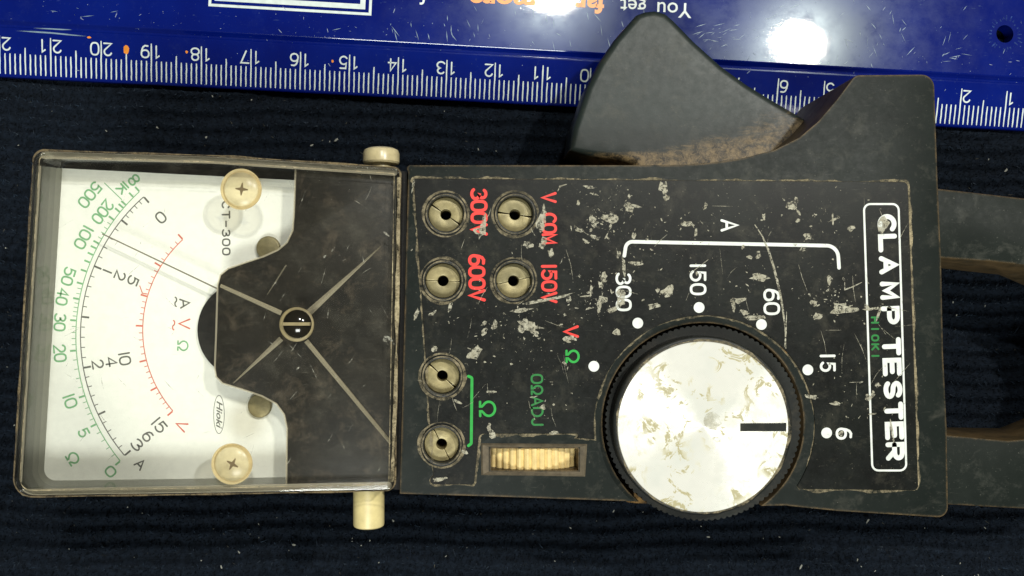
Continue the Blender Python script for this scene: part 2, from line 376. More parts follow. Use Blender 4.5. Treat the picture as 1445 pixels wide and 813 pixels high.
G = {
 '0': [sup(.5, .5, .5, .5)], 'O': [sup(.5, .5, .5, .5, .8)],
 '1': [[(.5, 0), (.5, 1)]], '!': [[(.55, 0), (.55, 1), (.2, .82)]], 'I': [[(.5, 0), (.5, 1)]],
 '2': [arc(.5, .70, .46, .30, 160, -35) + [(.04, 0), (1, 0)]],
 '3': [arc(.47, .76, .43, .24, 150, -80) + arc(.46, .27, .52, .27, 80, -150)],
 '4': [[(.72, 0), (.72, 1), (0, .3), (1, .3)]],
 '5': [[(.92, 1), (.2, 1), (.12, .56)] + arc(.47, .33, .5, .33, 125, -145)],
 '6': [sup(.5, .31, .48, .31, .9), [(.03, .36), (.10, .66), (.25, .88), (.5, .99), (.85, .97)]],
 '7': [[(0, 1), (1, 1), (.35, 0)]],
 '8': [sup(.5, .75, .42, .25, .95), sup(.5, .26, .5, .26, .95)],
 '9': [sup(.5, .69, .48, .31, .9), [(.97, .64), (.90, .34), (.75, .12), (.5, .01), (.15, .03)]],
 'A': [[(0, 0), (.5, 1), (1, 0)], [(.2, .32), (.8, .32)]],
 'C': [arc(.55, .5, .55, .5, 45, 315, 18)],
 'D': [[(0, 0), (0, 1), (.4, 1)] + arc(.4, .5, .6, .5, 80, -80) + [(.4, 0), (0, 0)]],
 'E': [[(1, 0), (0, 0), (0, 1), (1, 1)], [(0, .5), (.85, .5)]],
 'H': [[(0, 0), (0, 1)], [(1, 0), (1, 1)], [(0, .5), (1, .5)]],
 'J': [[(.7, 1), (.7, .25)] + arc(.35, .25, .35, .25, 0, -170)],
 'K': [[(0, 0), (0, 1)], [(.95, 1), (.05, .42)], [(.3, .6), (1, 0)]],
 'L': [[(0, 1), (0, 0), (1, 0)]],
 'M': [[(0, 0), (0.02, 1), (.5, .25), (.98, 1), (1, 0)]],
 'P': [[(0, 0), (0, 1), (.6, 1)] + arc(.6, .72, .4, .28, 80, -80) + [(.6, .44), (0, .44)]],
 'R': [[(0, 0), (0, 1), (.6, 1)] + arc(.6, .73, .4, .27, 80, -80) + [(.6, .46), (0, .46)], [(.5, .44), (1, 0)]],
 'S': [arc(.5, .75, .46, .25, 25, 265) + arc(.5, .25, .5, .25, 85, -155)],
 'T': [[(0, 1), (1, 1)], [(.5, 1), (.5, 0)]],
 'V': [[(0, 1), (.5, 0), (1, 1)]],
 '-': [[(.1, .5), (.9, .5)]],
 '~': [arc(.25, .45, .25, .35, 180, 0, 8) + arc(.75, .55, .25, .35, 180, 360, 8)],
 'W': [[(0, 0), (.33, .0), (.33, .12)] + arc(.5, .58, .5, .42, 235, -55, 20) + [(.67, .12), (.67, 0), (1, 0)]],   # ohm sign
 '%': [sup(.25, .5, .25, .45, .95), sup(.75, .5, .25, .45, .95)],                                                   # infinity sign
}
def text(name, s, c, r, h, total, wt, z, m, parent, gap=0.28, centers=None, cw=None, label=None, mono=True, slant=0.0):
    """s written through centre c (photo point), reading direction r, cap height h, run length total, stroke wt"""
    rl = math.hypot(*r); rx, ry = r[0] / rl, r[1] / rl; ux, uy = ry, -rx
    n = len(s); V = []; Fc = []
    narrow = {'1': .3, 'I': .25, '!': .5}
    if centers is None:
        wid = [narrow.get(ch, 1.0) if not mono else 1.0 for ch in s]
        unit = total / (sum(wid) + gap * (n - 1)); x = -total / 2; cen = []; ws = []
        for q in wid: cen.append(x + q * unit / 2); ws.append(unit * (q if not mono else 1)); x += (q + gap) * unit
    else: cen = centers; ws = [cw] * n
    k = 0
    for ch, cx, wd in zip(s, cen, ws):
        if ch == ' ' or ch not in G: continue
        for st in G[ch]:
            cl = st[-1] == 'c'; pts = st[:-1] if cl else st; out = []
            for (gx, gy) in pts:
                a = cx + (gx - .5) * (wd if ch not in '1I' else 1e-3 + wd * 0) ; b_ = (gy - .5) * h
                a += b_ * slant
                out.append((c[0] + rx * a + ux * b_, c[1] + ry * a + uy * b_))
            ribbon(V, Fc, out, wt, z + 0.0004 * (k % 4), cl); k += 1
    return flat_obj(name, V, Fc, m, parent, label=label)
def font_text(name, s, org, r, h, z, m, parent, bold=0.0, slant=0.0, sx=1.0, kind=None):
    """lettering from the built-in face: org = photo point of the baseline start, h = cap height"""
    cu = bpy.data.curves.new('t', 'FONT'); cu.body = s; cu.size = 1.0; cu.offset = bold; cu.resolution_u = 4; cu.shear = slant
    o = bpy.data.objects.new('t', cu); COL.objects.link(o)
    dg = bpy.context.evaluated_depsgraph_get(); dg.update()
    me = bpy.data.meshes.new_from_object(o.evaluated_get(dg)); bpy.data.objects.remove(o)
    rl = math.hypot(*r); rx, ry = r[0] / rl, r[1] / rl; ux, uy = ry, -rx; k = h / 0.73
    for v in me.vertices:
        a, b_ = v.co.x * k * sx, v.co.y * k
        v.co = P(org[0] + rx * a + ux * b_, org[1] + ry * a + uy * b_, z)
    for p in me.polygons:
        if p.normal.z < 0: p.flip()
    me.materials.clear(); me.update(); return link_mesh(name, me, m, parent, kind)

def thing(name, label, cat, loc):
    o = bpy.data.objects.new(name, None); COL.objects.link(o); o.location = loc
    o['label'] = label; o['category'] = cat; o.empty_display_size = 1; return o

# ------------------------------------------------------------------ the surface: ribbed navy fabric
PER = 0.335; ANG = -0.018
def rib_z(x, y):
    u = y * math.cos(ANG) - x * math.sin(ANG) + 0.05 * np.sin(x * 0.7) + 0.03 * np.sin(x * 2.3 + 1)
    return 0.054 * np.cos(u * 2 * PI / PER) + 0.012 * np.cos(x * 2 * PI / 0.29 + 0.6 * np.sin(y * 9)) - 0.10
def grid(x0, x1, nx, y0, y1, ny):
    xs = np.linspace(x0, x1, nx); ys = np.linspace(y0, y1, ny); X, Y = np.meshgrid(xs, ys)
    Z = rib_z(X, Y); v = np.stack([X, Y, Z], -1).reshape(-1, 3)
    i = np.arange(nx - 1)[None, :] + nx * np.arange(ny - 1)[:, None]; i = i.reshape(-1)
    f = np.stack([i, i + 1, i + 1 + nx, i + nx], -1)
    return v, f
def np_mesh(name, v, f):
    me = bpy.data.meshes.new(name); nf, k = f.shape
    me.vertices.add(len(v)); me.vertices.foreach_set('co', v.astype(np.float32).ravel())
    me.loops.add(nf * k); me.loops.foreach_set('vertex_index', f.astype(np.int32).ravel())
    me.polygons.add(nf); me.polygons.foreach_set('loop_start', np.arange(nf, dtype=np.int32) * k)
    me.update(calc_edges=True); return me
v, f = grid(-32, 32, 800, -26, 26, 900)
me = np_mesh('ground', v, f); me.polygons.foreach_set('use_smooth', [True] * len(me.polygons))
link_mesh('fabric_ground', me, M['fabric'], None, 'structure')
# short fibres
N = 330000
x = rng.uniform(-14.5, 14.5, N); y = rng.uniform(-9, 9, N)
z = rib_z(x, y); h = rng.uniform(0.03, 0.085, N); a = rng.uniform(0, 2 * PI, N); b2 = rng.uniform(0, 2 * PI, N)
wd = rng.uniform(0.006, 0.013, N); ln = rng.uniform(0.015, 0.075, N); lf = rng.random(N) < .02; ln[lf] *= 2.6; h[lf] *= 1.5
c_, s_ = np.cos(a) * wd, np.sin(a) * wd
v = np.empty((N, 3, 3)); v[:, 0] = np.stack([x - c_, y - s_, z - 0.01], -1); v[:, 1] = np.stack([x + c_, y + s_, z - 0.01], -1)
v[:, 2] = np.stack([x + np.cos(b2) * ln, y + np.sin(b2) * ln, z + h], -1)
me = np_mesh('pile', v.reshape(-1, 3), np.arange(3 * N).reshape(N, 3))
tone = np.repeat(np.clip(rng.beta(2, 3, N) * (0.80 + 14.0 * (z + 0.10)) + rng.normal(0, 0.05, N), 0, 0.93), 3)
sel = np.repeat(rng.random(N) < 0.006, 3); tone[sel] = 1.0
at = me.attributes.new('tone', 'FLOAT', 'POINT'); at.data.foreach_set('value', tone.astype(np.float32))
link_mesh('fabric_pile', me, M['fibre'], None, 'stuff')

# ------------------------------------------------------------------ ruler
AR = -0.04105; RO = Vector((12.6632, 3.8217)); RD = Vector((math.cos(AR), math.sin(AR))); RN = Vector((-RD.y, RD.x))
def RP(k, t):  # k cm along the scale, t cm up from the tick feet
    q = RO - RD * k + RN * t; return q.x, q.y
loc = RP(15, 1.5)
ruler = thing('ruler', 'flat blue plastic ruler with white centimetre marks lying behind the clamp tester', 'ruler', (*loc, 0))
ZE, ZP = 0.10, 0.30           # height at the thin edge, height of the flat
RZ0 = -0.02
gprof = [(.905 + .155 * i / 16, .2352 - .016 * math.sin(PI * min(1, i / 8)) ** 1.0 + (ZP - .2352) * (0 if i < 6 else .5 - .5 * math.cos(PI * (i - 6) / 10))) for i in range(17)]
prof = [(-0.055, RZ0), (-0.055, ZE - .02), (-0.035, ZE), (0.88, 0.2347)] + gprof + [(3.78, ZP), (3.82, ZP - .015), (3.86, ZP - .05), (3.86, RZ0)]
ks = [-0.75] + [i * 0.5 for i in range(0, 61)] + [30.9]
V = []; Fc = []; n = len(prof)
for k in ks:
    for t, z_ in prof: V.append((*RP(k, t), z_))
for i in range(len(ks) - 1):
    for j in range(n):
        q = (j + 1) % n; Fc.append((i * n + j, i * n + q, (i + 1) * n + q, (i + 1) * n + j))
Fc += [tuple(range(n)), tuple(range(len(V) - 1, len(V) - 1 - n, -1))]
me = mesh_from(V, Fc)
bm = bmesh.new(); bm.from_mesh(me); bmesh.ops.recalc_face_normals(bm, faces=bm.faces); bm.to_mesh(me); bm.free()
rb = link_mesh('blade', me, M['ruler'], ruler)
ce = P(1418, 48, ZP)
cyl = prism_w([(ce.x + 0.19 * math.cos(i * PI / 20), ce.y + 0.19 * math.sin(i * PI / 20)) for i in range(40)], -1, 1)
ct = link_mesh('cutter', cyl, M['dark'], ruler)
bake(rb, [('BOOLEAN', dict(object=ct, operation='DIFFERENCE', solver='EXACT'))]); bpy.data.objects.remove(ct)
smooth(rb, 7)
# rubbed sunburst round the hole
V = []; Fc = []
for i in range(26):
    a = 2 * PI * i / 26 + random.uniform(-.06, .06); r0 = .27 + random.random() * .05; r1 = r0 + random.uniform(.03, .12)
    for rr, dw in ((r0, .018), (r1, .010)):
        for s in (-1, 1):
            V.append((ce.x + rr * math.cos(a) - s * dw * math.sin(a), ce.y + rr * math.sin(a) + s * dw * math.cos(a), ZP + .003))
    q = 4 * i; Fc.append((q, q + 1, q + 3, q + 2))
flat_obj('hole_wear_mark', V, Fc, worn('rubbed_blue', (0.02, 0.06, 0.24), (0.01, 0.03, 0.16), .42, .6, 12), ruler, 'stuff')
def rz(t):
    for (a, za), (b_, zb) in zip(prof[2:20], prof[3:21]):
        if a <= t <= b_: return za + (zb - za) * (t - a) / (b_ - a)
    return ZP
V = []; Fc = []
for mm in range(0, 301):
    L = 0.748 if mm % 10 == 0 else (0.53 if mm % 5 == 0 else 0.405)
    k = mm / 10 + random.uniform(-.002, .002); hw = 0.0135; b0 = len(V); N_ = 6
    for i in range(N_ + 1):
        t = L * i / N_; j = random.uniform(-.003, .003)
        for s in (-1, 1): V.append((*RP(k + s * hw * (0.75 if i in (0, N_) else random.uniform(.85, 1.15)) + j, t), rz(t) + .003))
    for i in range(N_): Fc.append((b0 + 2 * i, b0 + 2 * i + 1, b0 + 2 * i + 3, b0 + 2 * i + 2))
flat_obj('graduation_marks', V, Fc, M['ruler_white'], ruler, 'stuff')
def ruler_glyph(name, ch, k0, wdt, t0=0.47, h=0.235, wt=0.031):
    """digit on the bevel, read from the far side; k0 = its centre"""
    V = []; Fc = []; idx = 0
    for st in G['!' if ch == '1' else ch]:
        cl = st[-1] == 'c'; pts = st[:-1] if cl else st
        out = []
        for gx, gy in pts:
            kk = k0 + (gx - .5) * wdt; tt = t0 + (1 - gy) * h     # tops point to the thin edge
            out.append((kk, tt))
        # ribbon in ruler space through P-free copy
        V2 = []; F2 = []; global P
        keep = P
        P = lambda a_, b_, z_: Vector((*RP(a_, b_), rz(b_) + .003 + z_))
        ribbon(V2, F2, out, wt, .0004 * idx, cl); P = keep; idx += 1
        Fc += [tuple(q + len(V) for q in f_) for f_ in F2]; V += V2
    return flat_obj(name, V, Fc, M['ruler_white'], ruler)
for k in range(1, 31):
    s = str(k)
    if len(s) == 1: ruler_glyph('numeral', s, k - 0.125 + (0.03 if s == '1' else 0) , 0.155)
    else:
        ruler_glyph('numeral', s[0], k - 0.135 + (.03 if s[0] == '1' else 0), 0.155); ruler_glyph('numeral', s[1], k + 0.125 + (.03 if s[1] == '1' else 0), 0.155)
# printed box and slogan on the flat
def rquad(V, Fc, k0, t0, k1, t1, z_):
    b0 = len(V); V += [(*RP(k0, t0), z_), (*RP(k1, t0), z_), (*RP(k1, t1), z_), (*RP(k0, t1), z_)]; Fc.append((b0, b0 + 1, b0 + 2, b0 + 3))
def inv(px, py, z_=ZP):
    q = P(px, py, z_); d = Vector((q.x, q.y)) - RO; return -d.dot(RD), d.dot(RN)
kL, tB = inv(294, 9); kR, tB2 = inv(524, 22); tB = (tB + tB2) / 2
def rframe(name, kl, kr, tb, tt, wd):
    V = []; Fc = []; zz = ZP + .003
    rquad(V, Fc, kl, tb, kr, tb + wd, zz); rquad(V, Fc, kl, tt - wd, kr, tt, zz)
    rquad(V, Fc, kl, tb + wd, kl - wd, tt - wd, zz); rquad(V, Fc, kr + wd, tb + wd, kr, tt - wd, zz)
    flat_obj(name, V, Fc, M['ruler_white'], ruler)
rframe('printed_frame', kL, kR, tB, 3.6, 0.055)
rframe('printed_frame', kL - .12, kR + .13, tB + .12, 3.5, 0.105)
V = []; Fc = []; rquad(V, Fc, kL - 2.55, tB + .36, kR + .38, 3.3, ZP + .003)
flat_obj('printed_panel', V, Fc, M['ruler_white'], ruler)
sl = (-1, -0.041)
font_text('printed_word', 'You', (976, 5), sl, 22, ZP + .003, M['ruler_white'], ruler, 0.004)
font_text('printed_word', 'get', (913, 0), sl, 22, ZP + .003, M['ruler_white'], ruler, 0.004)
font_text('printed_word', 'far', (852, -5), sl, 25, ZP + .003, M['orange'], ruler, 0.035, sx=1.05)
font_text('printed_word', 'more', (757, -9), sl, 25, ZP + .003, M['orange'], ruler, 0.035, sx=1.25)
font_text('printed_word', 'for', (602, -14), sl, 22, ZP + .003, M['ruler_white'], ruler, 0.004)

# chips of orange and pink on the ruler
def blob(V, Fc, c, rx, ry, a, z_, n=9, jit=0.3):
    b0 = len(V); ca, sa = math.cos(a), math.sin(a)
    for i in range(n):
        q = 2 * PI * i / n; r = 1 + random.uniform(-jit, jit); u, v_ = rx * r * math.cos(q), ry * r * math.sin(q)
        V.append(tuple(P(c[0] + u * ca - v_ * sa, c[1] + u * sa + v_ * ca, z_)))
    Fc.append(tuple(range(b0, b0 + n)))
for c0, rx_, ry_ in (((177.5, 70), .055, .085), ((263, 73), .025, .03), ((126, 53), .04, .02), ((469, 86), .025, .03)):
    k_, t_ = inv(*c0, .22); V = []
    for i in range(9):
        q = 2 * PI * i / 9; r = random.uniform(.85, 1.15); kk, tt = k_ + rx_ * r * math.cos(q), t_ + ry_ * r * math.sin(q); V.append((*RP(kk, tt), rz(tt) + .005))
    flat_obj('paint_speck', V, [tuple(range(9))], M['orange'], ruler)
V = []; Fc = []
for i in range(240):
    k_ = random.uniform(0, 22); t_ = random.choice([random.uniform(-.02, 3.2), random.uniform(1.06, 1.5)])
    q = RP(k_, t_); r = random.uniform(.003, .010); b0 = len(V); an = random.uniform(0, PI); el = random.choice([1, 1, 1.5, 6])
    for j in range(5):
        a = 2 * PI * j / 5; u, v_ = r * el * math.cos(a), r * math.sin(a) * .8
        V.append((q[0] + u * math.cos(an) - v_ * math.sin(an), q[1] + u * math.sin(an) + v_ * math.cos(an), rz(t_) + .004 + i * 1e-5))
    Fc.append(tuple(range(b0, b0 + 5)))
flat_obj('dust_specks', V, Fc, paint('ruler_dust', (0.25, 0.30, 0.40), .8), ruler, 'stuff')

def lerp0(a, b, t): return a + (b - a) * t
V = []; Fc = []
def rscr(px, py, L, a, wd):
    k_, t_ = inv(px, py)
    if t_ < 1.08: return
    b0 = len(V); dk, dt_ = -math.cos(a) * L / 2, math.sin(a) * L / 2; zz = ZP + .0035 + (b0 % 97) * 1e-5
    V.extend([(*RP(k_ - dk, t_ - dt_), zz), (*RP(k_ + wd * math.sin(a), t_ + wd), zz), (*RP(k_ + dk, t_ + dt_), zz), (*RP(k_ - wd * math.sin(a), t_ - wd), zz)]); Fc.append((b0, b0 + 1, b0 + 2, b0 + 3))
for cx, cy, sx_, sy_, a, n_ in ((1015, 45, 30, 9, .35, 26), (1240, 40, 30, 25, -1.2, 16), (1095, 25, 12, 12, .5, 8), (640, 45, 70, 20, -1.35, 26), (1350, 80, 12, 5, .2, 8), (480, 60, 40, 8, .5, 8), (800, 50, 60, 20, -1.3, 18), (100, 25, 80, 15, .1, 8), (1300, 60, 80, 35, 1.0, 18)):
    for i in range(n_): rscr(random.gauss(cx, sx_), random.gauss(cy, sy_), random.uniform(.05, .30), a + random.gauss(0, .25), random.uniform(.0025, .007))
for a_, b_ in (((20, 42), (128, 51)), ((40, 39), (118, 43))):  # groove glints painted as thin pale strips along the chamfer
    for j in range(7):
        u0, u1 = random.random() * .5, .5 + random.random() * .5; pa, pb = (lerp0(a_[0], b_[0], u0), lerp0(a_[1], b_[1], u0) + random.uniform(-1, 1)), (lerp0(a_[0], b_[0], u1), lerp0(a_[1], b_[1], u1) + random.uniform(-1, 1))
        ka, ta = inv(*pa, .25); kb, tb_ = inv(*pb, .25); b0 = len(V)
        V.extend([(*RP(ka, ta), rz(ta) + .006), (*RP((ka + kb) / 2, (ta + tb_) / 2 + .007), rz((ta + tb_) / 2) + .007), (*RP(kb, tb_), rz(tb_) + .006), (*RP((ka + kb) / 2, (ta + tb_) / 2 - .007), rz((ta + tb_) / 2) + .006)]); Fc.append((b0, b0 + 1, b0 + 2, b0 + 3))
flat_obj('scratch_marks', V, Fc, paint('scratch_and_glint_paint', (0.20, 0.29, 0.36), .4), ruler, 'stuff')  # scratches together with the painted groove glints

# ------------------------------------------------------------------ clamp tester
T = thing('clamp_tester', 'old scratched black analogue clamp tester with clear meter window and round silver dial', 'clamp tester', (*P(700, 470, 0)[:2], 0))
ZT = 3.5                                # housing top
KC = (992, 598)                         # dial axis on the housing top
body_out = fillet([(566, 233, 5), (960, 233, 0), (1010, 229, 0), (1050, 223, 0), (1092, 212, 0), (1128, 194, 0), (1155, 171, 0), (1180, 142, 0), (1207, 106, 14), (1318, 105, 18),
                   (1323, 250, 0), (1328, 364, 0), (1331, 500, 0), (1336, 604, 0), (1338, 731, 14), (1180, 721, 0), (1112, 714, 3)])
aR = math.asin((714 - KC[1]) / 142.0); aL = PI - math.asin((708 - KC[1]) / 142.0)
notch = circ(*KC, 142, 70, aR, aL - 2 * PI, False)
body_out = body_out[:-8] if False else body_out
body_out += notch + fillet([(872, 707, 0), (700, 701, 0)]) + [(564, 697)]
sockets = [((629, 302), 35), ((727, 302), 8), ((625, 396), 2), ((725, 396), -12), ((624, 531), 42), ((623, 628), 62)]
cuts = [cutter(circ(*c0, 27, 40), 2.7, 4.2, T, ZT) for c0, _ in sockets]
cuts.append(cutter([(693, 633), (816, 633), (816, 664), (693, 664)], 2.0, 4.2, T, ZT))
body = prism('housing', body_out, 1.1, ZT, M['housing'], T, 0.045, cuts)
# lower shell, narrower, that carries the housing on the fabric, and the floor of the dial well
prism('lower_shell', fillet([(600, 262, 12), (1170, 262, 6), (1240, 200, 20), (1290, 240, 10), (1300, 690, 20), (600, 660, 12)]), -0.03, 1.1, M['housing'], T, 0.05, ref=3.0)
prism('dial_well_floor', fillet([(850, 560, 0), (1130, 560, 0), (1120, 706, 6), (862, 698, 6)]), 1.12, 3.0, M['dark'], T, ref=3.3)

# fascia plate, its printed face a hair proud of the housing, dust packed along the seam
def lerp(a, b, t): return a + (b - a) * t
fa_arc = circ(KC[0] + 2, KC[1] + 3, 156, 60, rad(33), rad(-187), False)
fascia_out = fillet([(573, 252, 5), (1281, 257, 7), (1296, 692, 7), (1129, 690, 5)]) + fa_arc + fillet([(836, 612, 3), (676, 612, 8), (669, 684, 5), (569, 683, 6)])
fas = prism('fascia', fascia_out, ZT - 0.02, ZT + 0.020, M['fascia'], T, 0.006, cuts, 1)
for c_ in cuts: bpy.data.objects.remove(c_)
ZF = ZT + 0.0225
def dirt_line(name, pts, wd, z_, m_, parent, closed=True, amp=0.55, step=4.0, off=0):
    q = list(pts) + ([pts[0]] if closed else []); out = []
    for a, b_ in zip(q, q[1:]):
        L = math.hypot(b_[0] - a[0], b_[1] - a[1]); k = max(1, int(L / step))
        out += [(lerp(a[0], b_[0], i / k), lerp(a[1], b_[1], i / k)) for i in range(k)]
    if not closed: out.append(q[-1])
    rw = [random.gauss(0, 1) for _ in range(len(out) + 6)]
    ws = [max(.10, .9 + amp * 1.1 * sum(rw[i:i + 6]) / 2.45 * .8 + .3 * math.sin(i * .23 + off)) for i in range(len(out))]
    V = []; Fc = []
    ribbon(V, Fc, out, wd, z_, closed, False, wfun=lambda t: ws[min(len(ws) - 1, int(round(t * (len(ws) - 1))))])
    return flat_obj(name, V, Fc, m_, parent)
dirt_line('seam_dirt', fascia_out, 5.0, ZT + 0.0045, M['dust'], T)
# brown grime along the right-hand edge of the fascia and the dial well lip
dirt_line('seam_dirt', [(1283, 262), (1287, 400), (1293, 560), (1296, 685)], 3.0, ZT + 0.0052, M['dustl'], T, False)
dirt_line('seam_dirt', circ(KC[0], KC[1], 156.5, 60, rad(-170), rad(-40), False), 4.2, ZT + 0.0060, M['rust'], T, False, .3)

# sockets: collar with a split brass contact sunk in it
for (cx, cy), ang in sockets:
    so = link_mesh('socket', annulus(cx, cy, 24.8, 29.5, ZT - 0.5, ZT + 0.045, ref=ZT), M['knob'], T)
    bake(so, [('BEVEL', dict(width=0.02, segments=2, limit_method='ANGLE', angle_limit=rad(50)))]); smooth(so, 40)
    for s in (0, 1):
        gp = (cx * 7 % 5) / 5 * .05 + .012; a0 = rad(ang) + s * PI + gp
        h_ = link_mesh('contact', annulus(cx, cy, 7.6, 24.3, ZT - 0.75, ZT - 0.10, 22, a0, a0 + PI - 2 * gp, ref=ZT), M['brass'], so)
        bake(h_, [('BEVEL', dict(width=0.012, segments=2, limit_method='ANGLE', angle_limit=rad(50)))]); smooth(h_, 40)
    V = []; Fc = []
    dirt_line('collar_dirt', circ(cx, cy, 32.0, 60), 3.6, ZF + .001, M['dust'], so, True, .3, 3.0, cx)
    dirt_line('collar_dirt', circ(cx, cy, 27.5, 60), 2.0, ZT + .048, M['dust'], so, True, .3, 3.0, cx)

# range marks and lettering on the fascia
DN = (0.012, 1)
def ft(s, c0, h, tot, wt, m_, **k): return text(k.pop('name', 'printed_word'), s, c0, k.pop('r', DN), h, tot, wt, ZF, m_, fas, **k)
ft('300V', (676, 299), 20, 63, 4.4, M['red'], gap=.26); ft('600V', (673, 392), 20, 63, 4.4, M['red'], gap=.26)
ft('V COM', (775, 308), 18, 70, 3.8, M['red'], gap=.24); ft('150V', (775, 400), 19, 52, 3.9, M['red'], gap=.3, mono=False)
ft('V', (806, 468), 18, 14, 3.8, M['red'], name='printed_symbol'); ft('W', (808, 503), 17, 16, 3.2, M['green'], name='printed_symbol')
ft('0WADJ', (758, 566), 15, 74, 2.8, M['greend'], gap=.35); ft('W', (688, 577), 21, 20, 3.4, M['green'], name='printed_symbol')
V = []; Fc = []; ribbon(V, Fc, fillet([(661, 531, 0), (666, 533, 3), (665, 626, 2), (661, 629, 0)], 4), 4, ZF); flat_obj('printed_bracket', V, Fc, M['green'], fas)
ft('A', (1029.5, 318), 22, 14, 3.6, M['white'], name='printed_symbol')
V = []; Fc = []; ribbon(V, Fc, fillet([(881, 361, 0), (884, 341, 10), (1182, 347, 20), (1184, 378, 0)], 8), 5, ZF); flat_obj('printed_bracket', V, Fc, M['white'], fas)
ft('300', (880, 412), 19, 51, 3.5, M['white'], gap=.28); ft('150', (985, 394), 20, 42, 3.5, M['white'], gap=.4, mono=False)
ft('60', (1089, 426), 20, 34, 3.6, M['white'], gap=.3); ft('15', (1168, 512), 19, 23, 3.6, M['white'], gap=.6, mono=False)
ft('6', (1191, 612), 20, 14, 3.6, M['white'], name='printed_symbol')
for c0 in ((900, 456), (986.5, 434), (1074.5, 458), (1140, 522), (1166.5, 611), (838, 517)):
    V = [tuple(P(x_, y_, ZF)) for x_, y_ in circ(*c0, 7.6, 24)]; flat_obj('range_dot', V, [tuple(range(24))], M['white'], fas)
V = []; Fc = []; ribbon(V, Fc, fillet([(1219, 288, 9), (1268, 288, 9), (1279, 664, 9), (1231, 664, 9)], 6), 2.8, ZF, True); flat_obj('printed_frame', V, Fc, M['white'], fas)
cc = [315 - 477, 343 - 477, 374 - 477, 410 - 477, 445 - 477, 0, 489 - 477, 518 - 477, 550 - 477, 580 - 477, 608 - 477, 637 - 477]
ft('CLAMP TESTER', (1257.5, 477), 20, 0, 6.8, M['white'], r=(.036, 1), centers=cc, cw=19)
ft('HIOKI', (1235, 477), 9, 58, 2.6, M['greend'], gap=.7)

# scuffs and chips worn through to a pale layer
V = []; Fc = []; zi = [0]
def sc_(x_, y_, rx_, ry_, a=0.0, n=11, j=.42):
    zi[0] += 1
    blob(V, Fc, (x_, y_), rx_, ry_, a, ZF + .0022 + (zi[0] % 300) * 6e-6, n, j)
for q in [(682, 318, 6, 17, .25), (676, 326, 8, 6, 0), (764, 312, 7, 18, .3), (768, 300, 3, 10, 0), (768, 340, 6, 4, 1), (745, 345, 7, 5, 0), (764, 347, 4, 4, 0), (778, 356, 4, 6, 0),
          (746, 461, 17, 7, .1), (740, 455, 8, 5, 0), (735, 466, 6, 3, .3), (755, 470, 7, 4, .5), (672, 497, 7, 9, .8), (665, 502, 7, 4, 0), (697, 462, 4, 3, 0), (684, 468, 3, 6, .7), (698, 456, 3, 5, .2), (683, 456, 2.5, 6, .5),
          (588, 444, 3, 9, .45), (611, 442, 6, 2.5, -.5), (635, 433, 2.5, 7, .25), (583, 262, 1.6, 10, .2), (937, 265, 6, 9, 0), (940, 279, 4, 4, 0), (889, 293, 8, 7, 0), (898, 291, 8, 2, .2),
          (862, 309, 9, 6, .1), (853, 306, 6, 3, -.4), (838, 318, 5, 3, .5), (841, 335, 7, 3, .4), (970, 316, 9, 4, .2), (982, 328, 2, 6, .1), (894, 332, 3, 5, 0), (872, 360, 3, 5, .3), (899, 372, 10, 2.5, .1),
          (880, 375, 2.5, 12, -.1), (876, 420, 7, 14, .1), (866, 437, 9, 4, -.3), (851, 423, 6, 5, 0), (942, 412, 9, 6, -.5), (928, 410, 3, 4, 0), (924, 432, 10, 4, -.2), (870, 468, 6, 4, .3),
          (1072, 392, 13, 5.5, .05), (1058, 363, 6, 2.5, .2), (1070, 361, 3, 6, .1), (1043, 424, 10, 4, -.05), (1035, 433, 3, 8, -.2), (1050, 441, 6, 4, .6), (1066, 448, 16, 4, -.05), (1121, 288, 5, 8, .2), (1113, 291, 4, 5, .5),
          (1127, 300, 7, 1.6, .9), (1139, 334, 6, 4, .2), (1133, 352, 4, 3, 0), (1170, 395, 3.5, 7, -.2), (1078, 306, 3, 4, 0), (996, 290, 2, 4, 0), (1201, 322, 4.5, 4.5, 0), (1175, 310, 1.5, 7, 0), (1246, 314, 7.5, 13, 0),
          (1185, 432, 14, 5, .1), (1195, 438, 18, 4, -.1), (1230, 436, 10, 2.5, -.1), (1149, 428, 5, 4, 0), (1153, 446, 7, 5, -.2), (1240, 443, 2, 9, .3), (1226, 563, 6, 4, -.4), (1232, 556, 3, 5, .3), (1238, 544, 4, 3, 0), (1180, 570, 8, 3, .2),
          (1187, 612, 4, 4.5, 0), (1259, 610, 1.5, 18, -.15), (1225, 559, 3, 3, 0), (694, 612, 5, 9, -.4), (690, 602, 3, 5, 0), (782, 611, 8, 2.5, .1), (806, 477, 7, 4, .2), (800, 480, 5, 4, .5), (766, 575, 4, 4, 0), (693, 553, 7, 1.6, .1),
          (646, 567, 5, 2, .4), (614, 493, 4, 4, 0), (655, 638, 5, 3, .7), (620, 676, 10, 3, -.1), (845, 433, 3, 9, .1), (848, 402, 3, 5, 0), (818, 325, 6, 3, .3), (826, 340, 5, 2, .7), (838, 311, 6, 5, .4), (816, 287, 2, 4, 0), (832, 264, 8, 2, .1), (838, 274, 7, 1.2, .2),
          (834, 411, 2, 9, .15), (826, 418, 8, 1.4, -.1), (766, 424, 40, 2.2, -.21), (735, 438, 14, 3, -.15), (803, 423, 4, 4, 0), (852, 392, 5, 7, .3), (1147, 560, 9, 3, .2)]:
    sc_(*q)
